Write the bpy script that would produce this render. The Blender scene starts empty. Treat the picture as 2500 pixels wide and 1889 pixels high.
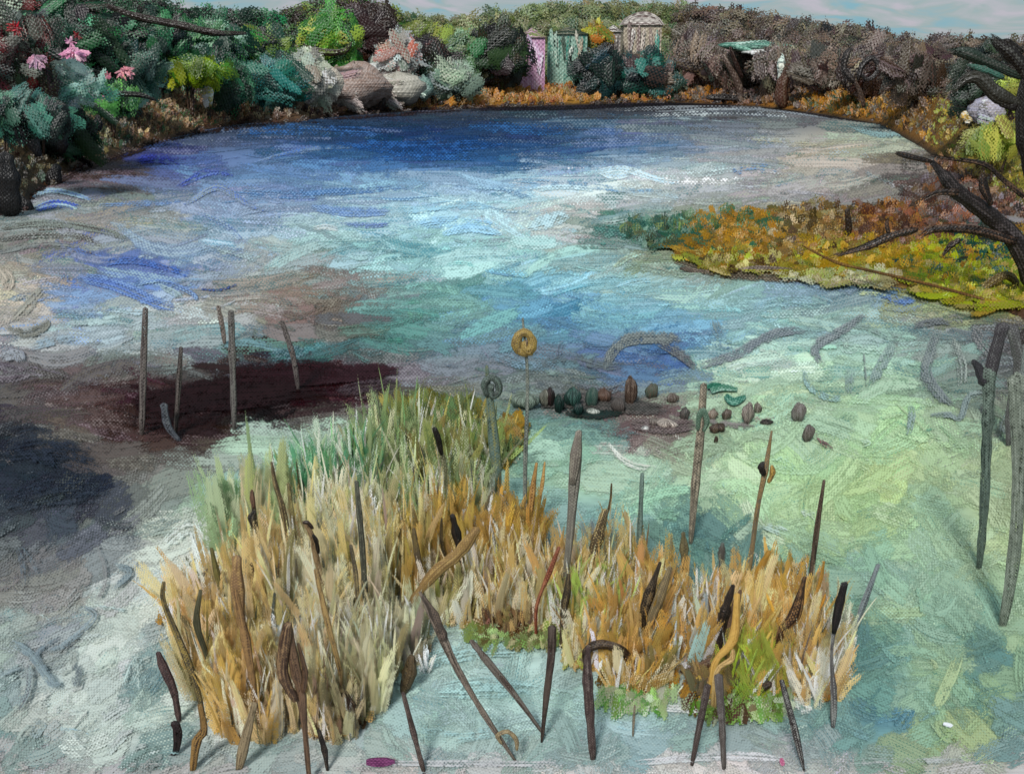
import bpy, math, random
import numpy as np
from mathutils import Vector

rng = np.random.default_rng(11)
R = math.radians
S = bpy.context.scene

# ------------------------------------------------------------------ camera
H = 6.4                                   # eye height over the water (m)
FPX, CX, CY = 2280.0, 1250.0, 944.5       # focal length / centre, in pixels of a 2500 x 1889 picture
PITCH = math.atan(794.5 / FPX)            # horizon lies 794 px over the centre
cam_d = bpy.data.cameras.new("camera")
cam = bpy.data.objects.new("camera", cam_d)
S.collection.objects.link(cam)
cam.location = (0, 0, H)
cam.rotation_euler = (math.pi / 2 - PITCH, 0, 0)
cam_d.sensor_fit = 'HORIZONTAL'
cam_d.sensor_width = 36
cam_d.lens = 36 * FPX / 2500
cam_d.clip_start = 0.1
cam_d.clip_end = 6000
S.camera = cam

# ------------------------------------------------------------------ world and sun
SUN_EL, SUN_AZ = 44, 197                   # behind the viewer, a little to the left
w = bpy.data.worlds.new("World")
S.world = w
w.use_nodes = True
nt = w.node_tree
nt.nodes.clear()
def WN(t, **k):
    n = nt.nodes.new(t)
    for a, b in k.items(): setattr(n, a, b)
    return n
out = WN('ShaderNodeOutputWorld'); bg = WN('ShaderNodeBackground')
bg.inputs['Strength'].default_value = 0.1
nt.links.new(bg.outputs[0], out.inputs[0])
sky = WN('ShaderNodeTexSky', sky_type='NISHITA', sun_disc=False)
sky.sun_elevation = R(SUN_EL); sky.sun_rotation = R(SUN_AZ)
tc = WN('ShaderNodeTexCoord')
mp = WN('ShaderNodeMapping'); mp.inputs['Scale'].default_value = (7, 7, 30)
nt.links.new(tc.outputs['Generated'], mp.inputs[0])
nz = WN('ShaderNodeTexNoise'); nz.inputs['Scale'].default_value = 1.6; nz.inputs['Detail'].default_value = 7
nz.inputs['Distortion'].default_value = 1.8
nt.links.new(mp.outputs[0], nz.inputs['Vector'])
cr = WN('ShaderNodeValToRGB')
def lin(h):
    if isinstance(h, str):
        c = np.array([int(h[i:i + 2], 16) for i in (0, 2, 4)]) / 255.
    else:
        c = np.asarray(h, float)
    return np.where(c <= .04045, c / 12.92, ((c + .055) / 1.055) ** 2.4)
cr.color_ramp.elements[0].position = .36; cr.color_ramp.elements[1].position = .66
cr.color_ramp.elements[0].color = (*lin('7eb0c2'), 1); cr.color_ramp.elements[1].color = (*lin('bdb9c6'), 1)
e = cr.color_ramp.elements.new(.5); e.color = (*lin('9fb0b4'), 1)
nt.links.new(nz.outputs[0], cr.inputs[0])
gain = WN('ShaderNodeVectorMath', operation='SCALE'); gain.inputs['Scale'].default_value = 8.2
nt.links.new(cr.outputs[0], gain.inputs[0])
mx = WN('ShaderNodeMix', data_type='RGBA'); mx.inputs['Factor'].default_value = 0.9
nt.links.new(sky.outputs[0], mx.inputs['A']); nt.links.new(gain.outputs[0], mx.inputs['B'])
nt.links.new(mx.outputs['Result'], bg.inputs[0])

sl = bpy.data.lights.new("sun", 'SUN'); sl.energy = 3.1; sl.angle = R(11); sl.color = (1, .975, .94)
so = bpy.data.objects.new("sun", sl); S.collection.objects.link(so)
az = R(SUN_AZ)
sd = Vector((math.sin(az) * math.cos(R(SUN_EL)), math.cos(az) * math.cos(R(SUN_EL)), math.sin(R(SUN_EL))))
so.rotation_euler = sd.to_track_quat('Z', 'Y').to_euler()
so.location = (0, -20, 40)
S.view_settings.view_transform = 'Standard'; S.view_settings.look = 'None'
S.view_settings.exposure = 0.2; S.view_settings.gamma = 1
S.view_settings.use_curve_mapping = False
S.cycles.transparent_max_bounces = 40
S.cycles.max_bounces = 4; S.cycles.diffuse_bounces = 2; S.cycles.glossy_bounces = 2

# ------------------------------------------------------------------ geometry of the view, used once to read positions off the photo
cp, sp_ = math.cos(PITCH), math.sin(PITCH)
def rays(px, py):
    px, py = np.broadcast_arrays(np.asarray(px, float), np.asarray(py, float))
    x = (px - CX) / FPX
    y = (CY - py) / FPX
    return np.stack([x, cp + y * sp_, -sp_ + y * cp], -1)
def gp(px, py, z=0.0):                     # point of the level z under a picture position
    d = rays(px, np.maximum(py, 158))
    t = (z - H) / np.minimum(d[..., 2], -1e-4)
    P = d * t[..., None]; P[..., 2] += H
    return P
def vp(px, py, Y):                         # point at distance Y along the ground
    d = rays(px, py); t = Y / d[..., 1]
    P = d * np.asarray(t)[..., None]; P[..., 2] += H
    return P
def pxm(Y): return Y / FPX / 0.97          # metres per picture pixel at distance Y

# ------------------------------------------------------------------ the one paint material
K_ALB = 1.0
def paint_material(name, rough=0.38, gloss=0.035, weave=1.0, bump=0.7, trans=0.0, aw=.06, slope=20):
    m = bpy.data.materials.new(name); m.use_nodes = True
    t = m.node_tree; t.nodes.clear(); L = t.links.new
    def N(ty, **k):
        n = t.nodes.new(ty)
        for a, b in k.items(): setattr(n, a, b)
        return n
    def M(op, a, b=None, c=None, clamp=False):
        n = N('ShaderNodeMath', operation=op, use_clamp=clamp)
        for i, v in enumerate((a, b, c)):
            if v is None: continue
            if isinstance(v, (int, float)): n.inputs[i].default_value = v
            else: L(v, n.inputs[i])
        return n.outputs[0]
    col = N('ShaderNodeAttribute', attribute_name='col')
    und = N('ShaderNodeAttribute', attribute_name='under')
    sc = N('ShaderNodeAttribute', attribute_name='pxm')
    uv = N('ShaderNodeUVMap', uv_map='stroke')
    sep = N('ShaderNodeSeparateXYZ'); L(uv.outputs[0], sep.inputs[0])
    u, v = sep.outputs[0], sep.outputs[1]
    def noise(su, sv, sc_, det, dist=0.0, off=0.0):
        c = N('ShaderNodeCombineXYZ'); L(M('MULTIPLY', u, su), c.inputs[0]); L(M('MULTIPLY', v, sv), c.inputs[1]); c.inputs[2].default_value = off
        n = N('ShaderNodeTexNoise'); n.inputs['Scale'].default_value = sc_; n.inputs['Detail'].default_value = det
        n.inputs['Distortion'].default_value = dist; n.inputs['Roughness'].default_value = .6
        L(c.outputs[0], n.inputs['Vector']); return n.outputs[0]
    streak = noise(.05, 1.3, 1.6, 3, .25)
    streak2 = noise(.04, 1.1, 1.9, 2, .2, 7.3)
    blot = noise(1, 1, .62, 4, .3, 3.1)
    # threads of the ground showing through thin paint
    wu = M('SINE', M('MULTIPLY', u, 2 * math.pi / .92)); wv = M('SINE', M('MULTIPLY', v, 2 * math.pi / .92))
    W = M('MULTIPLY', M('MULTIPLY', wu, wv), weave)
    mixn = M('ADD', M('MULTIPLY', streak, .5), M('MULTIPLY', blot, .5))
    mixw = M('ADD', mixn, M('MULTIPLY', W, aw))
    # alpha: thin paint breaks up where the stroke is dry
    thr = M('MULTIPLY_ADD', col.outputs['Alpha'], .42, .27)
    alpha = M('MULTIPLY', M('SUBTRACT', mixw, thr), slope, clamp=True)
    # second colour dragged into the first
    s2 = M('ADD', M('MULTIPLY', streak2, .6), M('MULTIPLY', blot, .4))
    s2 = M('ADD', s2, M('MULTIPLY', W, .075))
    fthr = M('MULTIPLY_ADD', und.outputs['Alpha'], -.40, .69)
    fac = M('MULTIPLY', M('SUBTRACT', s2, fthr), 9, clamp=True)
    mixc = N('ShaderNodeMix', data_type='RGBA'); L(fac, mixc.inputs['Factor'])
    L(col.outputs['Color'], mixc.inputs['A']); L(und.outputs['Color'], mixc.inputs['B'])
    g = M('MULTIPLY_ADD', streak, .55, .72)
    g = M('MULTIPLY', g, M('MULTIPLY_ADD', W, .07, 1.0))
    cs = N('ShaderNodeVectorMath', operation='SCALE'); L(mixc.outputs['Result'], cs.inputs[0]); L(g, cs.inputs['Scale'])
    h = M('ADD', M('MULTIPLY', streak, 11), M('MULTIPLY', W, .9))
    h = M('ADD', h, M('MULTIPLY', blot, 6))
    h = M('MULTIPLY', h, sc.outputs['Fac'])
    bp = N('ShaderNodeBump'); bp.inputs['Strength'].default_value = bump; bp.inputs['Distance'].default_value = 1.0
    L(h, bp.inputs['Height'])
    di = N('ShaderNodeBsdfDiffuse'); L(cs.outputs[0], di.inputs[0]); L(bp.outputs[0], di.inputs['Normal'])
    if trans:
        tl = N('ShaderNodeBsdfTranslucent'); L(cs.outputs[0], tl.inputs[0]); L(bp.outputs[0], tl.inputs['Normal'])
        mt = N('ShaderNodeMixShader'); mt.inputs[0].default_value = trans; L(di.outputs[0], mt.inputs[1]); L(tl.outputs[0], mt.inputs[2]); di = mt
    gl = N('ShaderNodeBsdfAnisotropic'); gl.inputs['Roughness'].default_value = rough; L(bp.outputs[0], gl.inputs['Normal'])
    gl.inputs['Color'].default_value = (1, 1, 1, 1)
    ms = N('ShaderNodeMixShader'); ms.inputs[0].default_value = gloss; L(di.outputs[0], ms.inputs[1]); L(gl.outputs[0], ms.inputs[2])
    tr = N('ShaderNodeBsdfTransparent')
    ma = N('ShaderNodeMixShader'); L(alpha, ma.inputs[0]); L(tr.outputs[0], ma.inputs[1]); L(ms.outputs[0], ma.inputs[2])
    o = N('ShaderNodeOutputMaterial'); L(ma.outputs[0], o.inputs[0])
    return m
PAINT = paint_material("oil_paint")
PAINT_FLAT = paint_material("thin_oil_paint", bump=.13, weave=1.45, aw=.03, gloss=.022, slope=8)
PAINT_LEAF = paint_material("leafy_oil_paint", rough=.35, gloss=.025, weave=1.3, bump=.3, trans=.42, aw=.07)
PAINT_THICK = paint_material("thick_oil_paint", rough=.3, gloss=.035, weave=.9, bump=.6)

# ------------------------------------------------------------------ mesh builder: stacks of ribbons (N, n, m, 3)
def link(o, parent=None):
    S.collection.objects.link(o)
    if parent is not None:
        o.parent = parent
        o.matrix_parent_inverse.identity()
    return o
class Bag:
    def __init__(s): s.v, s.f, s.c, s.u, s.uv, s.p, s.n = [], [], [], [], [], [], 0
    def add(s, V, C, U, UV, P):
        N, n, m, _ = V.shape
        s.v.append(V.reshape(-1, 3))
        C = np.broadcast_to(C, (N, n, m, 4)); U = np.broadcast_to(U, (N, n, m, 4))
        s.c.append(C.reshape(-1, 4)); s.u.append(U.reshape(-1, 4)); s.uv.append(UV.reshape(-1, 2))
        s.p.append(np.broadcast_to(P, (N, n, m)).reshape(-1))
        i = np.arange(n - 1)[:, None] * m + np.arange(m - 1)[None, :]
        q = np.stack([i, i + 1, i + m + 1, i + m], -1).reshape(-1, 4)
        s.f.append((q[None] + (np.arange(N) * n * m)[:, None, None] + s.n).reshape(-1, 4))
        s.n += N * n * m
    def build(s, name, mat=None, parent=None, origin=None, smooth=True):
        v = np.concatenate(s.v); f = np.concatenate(s.f)
        org = np.zeros(3) if origin is None else np.asarray(origin, float)
        v = v - org
        me = bpy.data.meshes.new(name)
        me.vertices.add(len(v)); me.vertices.foreach_set('co', v.ravel().astype('f4'))
        me.loops.add(f.size); me.loops.foreach_set('vertex_index', f.ravel().astype('i4'))
        me.polygons.add(len(f)); me.polygons.foreach_set('loop_start', np.arange(0, f.size, 4, dtype='i4'))
        me.polygons.foreach_set('loop_total', np.full(len(f), 4, 'i4'))
        me.polygons.foreach_set('use_smooth', np.full(len(f), smooth))
        me.update(calc_edges=True)
        a = me.attributes.new('col', 'FLOAT_COLOR', 'POINT'); a.data.foreach_set('color', np.concatenate(s.c).ravel().astype('f4'))
        a = me.attributes.new('under', 'FLOAT_COLOR', 'POINT'); a.data.foreach_set('color', np.concatenate(s.u).ravel().astype('f4'))
        a = me.attributes.new('pxm', 'FLOAT', 'POINT'); a.data.foreach_set('value', np.concatenate(s.p).astype('f4'))
        ul = me.uv_layers.new(name='stroke')
        ul.data.foreach_set('uv', np.concatenate(s.uv)[f.ravel()].ravel().astype('f4'))
        me.materials.append(mat or PAINT)
        o = bpy.data.objects.new(name, me)
        link(o, parent)
        if parent is None: o.location = org
        return o
def tag(o, label=None, cat=None, group=None, kind=None):
    if label: o['label'] = label
    if cat: o['category'] = cat
    if group: o['group'] = group
    if kind: o['kind'] = kind
    return o
def empty(name, loc, label, cat, group=None):
    o = bpy.data.objects.new(name, None); S.collection.objects.link(o)
    o.location = loc; o.empty_display_size = .2
    return tag(o, label, cat, group)

def jit(c, n, amt=.10, hue=.05):
    """n linear colours scattered about the sRGB colours c"""
    c = np.asarray(c, float)
    return np.clip(c * (1 + rng.normal(0, amt, (n, 1))) + rng.normal(0, hue * .35, (n, 3)), .01, .95)
def srgb(h): return np.array([int(h[i:i + 2], 16) for i in (0, 2, 4)]) / 255.
def rgba(c, a):
    c = lin(c) * K_ALB
    a = np.broadcast_to(a, c.shape[:-1])
    return np.concatenate([c, a[..., None]], -1)
def dryness(N, n, m, base, end=1.0, edge=.55, start=.25):
    t = np.linspace(0, 1, n)[None, :, None]; s = np.abs(np.linspace(-1, 1, m))[None, None, :]
    base = np.asarray(base, float).reshape(-1, 1, 1)
    d = base + end * np.clip((t - .72) / .28, 0, 1) ** 1.5 + start * np.clip((.12 - t) / .12, 0, 1) + edge * np.clip((s - .5) / .5, 0, 1) ** 2
    return np.broadcast_to(d, (N, n, m)).copy()

def flat_strokes(bag, cx, cy, length, width, ang, curve, c1, c2, mixa, dry, z0, n=9, m=5, thick=.8, zbase=0.0, end=1.0, edge=.55):
    """brush strokes lying on the level zbase; sizes read in picture pixels"""
    N = len(cx); t = np.linspace(-.5, .5, n)[None, :]
    a = np.asarray(ang)[:, None] + np.asarray(curve)[:, None] * t
    step = np.asarray(length)[:, None] / (n - 1)
    dx = np.cos(a) * step; dy = np.sin(a) * step
    X = np.cumsum(dx, 1); Y = np.cumsum(dy, 1)
    X = X - X.mean(1, keepdims=True) + np.asarray(cx)[:, None]; Y = Y - Y.mean(1, keepdims=True) + np.asarray(cy)[:, None]
    s = np.linspace(-1, 1, m)[None, None, :]
    tt = np.linspace(0, 1, n)
    prof = (np.clip(np.sin(np.pi * np.clip(tt * .86 + .10, 0, 1)), .25, 1) ** .5)[None, :, None]
    hw = np.asarray(width)[:, None, None] * .5 * prof
    PX = X[..., None] - np.sin(a)[..., None] * s * hw; PY = Y[..., None] + np.cos(a)[..., None] * s * hw
    P = gp(PX, PY, 0)
    P = P * 1.0
    pm = pxm(P[..., 1].mean((1, 2)))
    P[..., 2] = zbase + np.asarray(z0)[:, None, None] + (1 - s ** 2) * thick * np.minimum(pm, .012)[:, None, None]
    if zbase: 
        k = (H - zbase) / H; P[..., 0] *= k; P[..., 1] *= k
    off = rng.uniform(0, 900, (N, 2))
    U = np.broadcast_to((np.asarray(length)[:, None, None] / 10 * (t[..., None] + .5)), (N, n, m)) + off[:, 0, None, None]
    Vv = np.broadcast_to(s * hw / 10, (N, n, m)) + off[:, 1, None, None]
    D = dryness(N, n, m, dry, end=end, edge=edge)
    C = np.concatenate([np.broadcast_to(lin(c1)[:, None, None, :], (N, n, m, 3)), D[..., None]], -1)
    Un = np.broadcast_to(rgba(c2, mixa)[:, None, None, :], (N, n, m, 4))
    bag.add(P, C, Un, np.stack([U, Vv], -1), pm[:, None, None])

def ribbons(bag, P0, D, Sd, Nn, length, width, curve, c1, c2, mixa, dry, n=6, m=3, taper=.35, dome=.12, end=.8, edge=.5, pm=None):
    """free brush dabs: root P0, direction D, side Sd, normal Nn (unit), metres"""
    N = len(P0); t = np.linspace(0, 1, n)
    s = np.linspace(-1, 1, m)
    L_ = np.asarray(length).reshape(-1, 1, 1); W_ = np.asarray(width).reshape(-1, 1, 1)
    cv = np.asarray(curve).reshape(-1, 1, 1)
    ctr = P0[:, None, :] + D[:, None, :] * (t[None, :, None] * L_) + Sd[:, None, :] * (cv * L_ * (t ** 2)[None, :, None])
    prof = 1 - taper * t ** 2
    prof = prof * np.clip(t * 6 + .55, 0, 1)
    V = ctr[:, :, None, :] + Sd[:, None, None, :] * (s[None, None, :, None] * (W_ * .5 * prof[None, :, None])[..., None]) \
        + Nn[:, None, None, :] * ((1 - s ** 2)[None, None, :, None] * (W_ * dome)[..., None])
    if pm is None: pm = pxm(np.maximum(P0[:, 1], 3))
    pm = np.asarray(pm).reshape(-1, 1, 1) * np.ones((N, 1, 1))
    off = rng.uniform(0, 900, (N, 2))
    U = np.broadcast_to(t[None, :, None] * L_ / pm / 10, (N, n, m)) + off[:, 0, None, None]
    Vv = np.broadcast_to(s[None, None, :] * W_ * .5 / pm / 10, (N, n, m)) + off[:, 1, None, None]
    Dr = dryness(N, n, m, dry, end=end, edge=edge)
    C = np.concatenate([np.broadcast_to(lin(c1)[:, None, None, :], (N, n, m, 3)), Dr[..., None]], -1)
    Un = np.broadcast_to(rgba(c2, mixa)[:, None, None, :], (N, n, m, 4))
    bag.add(V, C, Un, np.stack([U, Vv], -1), pm)

def unit(v): return v / np.maximum(np.linalg.norm(v, axis=-1, keepdims=True), 1e-9)

def tube(bag, pts, rad, c1, c2, mixa=.5, dry=0.0, m=9, flat=1.0, enddry=0.0, dry_path=None):
    """a limb through pts with radii rad; flat squashes its depth"""
    P = np.asarray(pts, float); rad = np.asarray(rad, float); n = len(P)
    # resample smoothly (Catmull-Rom)
    if n > 2:
        Q, q = [], []
        E = np.vstack([2 * P[0] - P[1], P, 2 * P[-1] - P[-2]])
        for i in range(n - 1):
            for k in range(4):
                t = k / 4; a, b, c, d = E[i], E[i + 1], E[i + 2], E[i + 3]
                Q.append(.5 * ((2 * b) + (-a + c) * t + (2 * a - 5 * b + 4 * c - d) * t * t + (-a + 3 * b - 3 * c + d) * t ** 3)); q.append(rad[i] * (1 - t) + rad[i + 1] * t)
        Q.append(P[-1]); q.append(rad[-1]); P, rad = np.array(Q), np.array(q); n = len(P)
    else:
        tt = np.linspace(0, 1, 7)[:, None]; P = P[0] * (1 - tt) + P[1] * tt; rad = rad[0] * (1 - tt[:, 0]) + rad[1] * tt[:, 0]; n = 7
    T = unit(np.gradient(P, axis=0))
    F = np.array([0, 1., 0]) if abs(T[:, 1]).mean() < .8 else np.array([0, 0, 1.])
    A = unit(np.cross(T, F)); B = np.cross(A, T)
    th = np.linspace(0, 2 * np.pi, m)
    r = rad * (1 + rng.normal(0, .08, n))
    r[0] *= .75; 
    V = P[:, None] + (A[:, None] * np.cos(th)[None, :, None] + B[:, None] * np.sin(th)[None, :, None] * flat) * r[:, None, None]
    # close both ends with a collapsed ring
    V = np.concatenate([np.repeat((P[:1] - T[:1] * r[0] * .4)[:, None], m, 1), V, np.repeat((P[-1:] + T[-1:] * r[-1] * .6)[:, None], m, 1)], 0)
    n2 = n + 2
    pm = max(pxm(max(P[:, 1].mean(), 3)), 1e-4)
    ln = np.concatenate([[0], np.cumsum(np.linalg.norm(np.diff(V[:, 0], axis=0), axis=1))])
    off = rng.uniform(0, 900, 2)
    U = np.broadcast_to(ln[:, None] / pm / 10, (n2, m)) + off[0]
    Vv = np.broadcast_to(th[None] * rad.mean() / pm / 10, (n2, m)) + off[1]
    D = np.full((n2, m), float(dry)) + enddry * np.clip((np.linspace(0, 1, n2)[:, None] - .6) / .4, 0, 1)
    C = np.concatenate([np.broadcast_to(lin(srgb(c1)), (n2, m, 3)), D[..., None]], -1)
    Un = np.broadcast_to(rgba(srgb(c2), mixa), (n2, m, 4))
    bag.add(V[None], C[None], Un[None], np.stack([U, Vv], -1)[None], np.full((1, 1, 1), pm))

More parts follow.
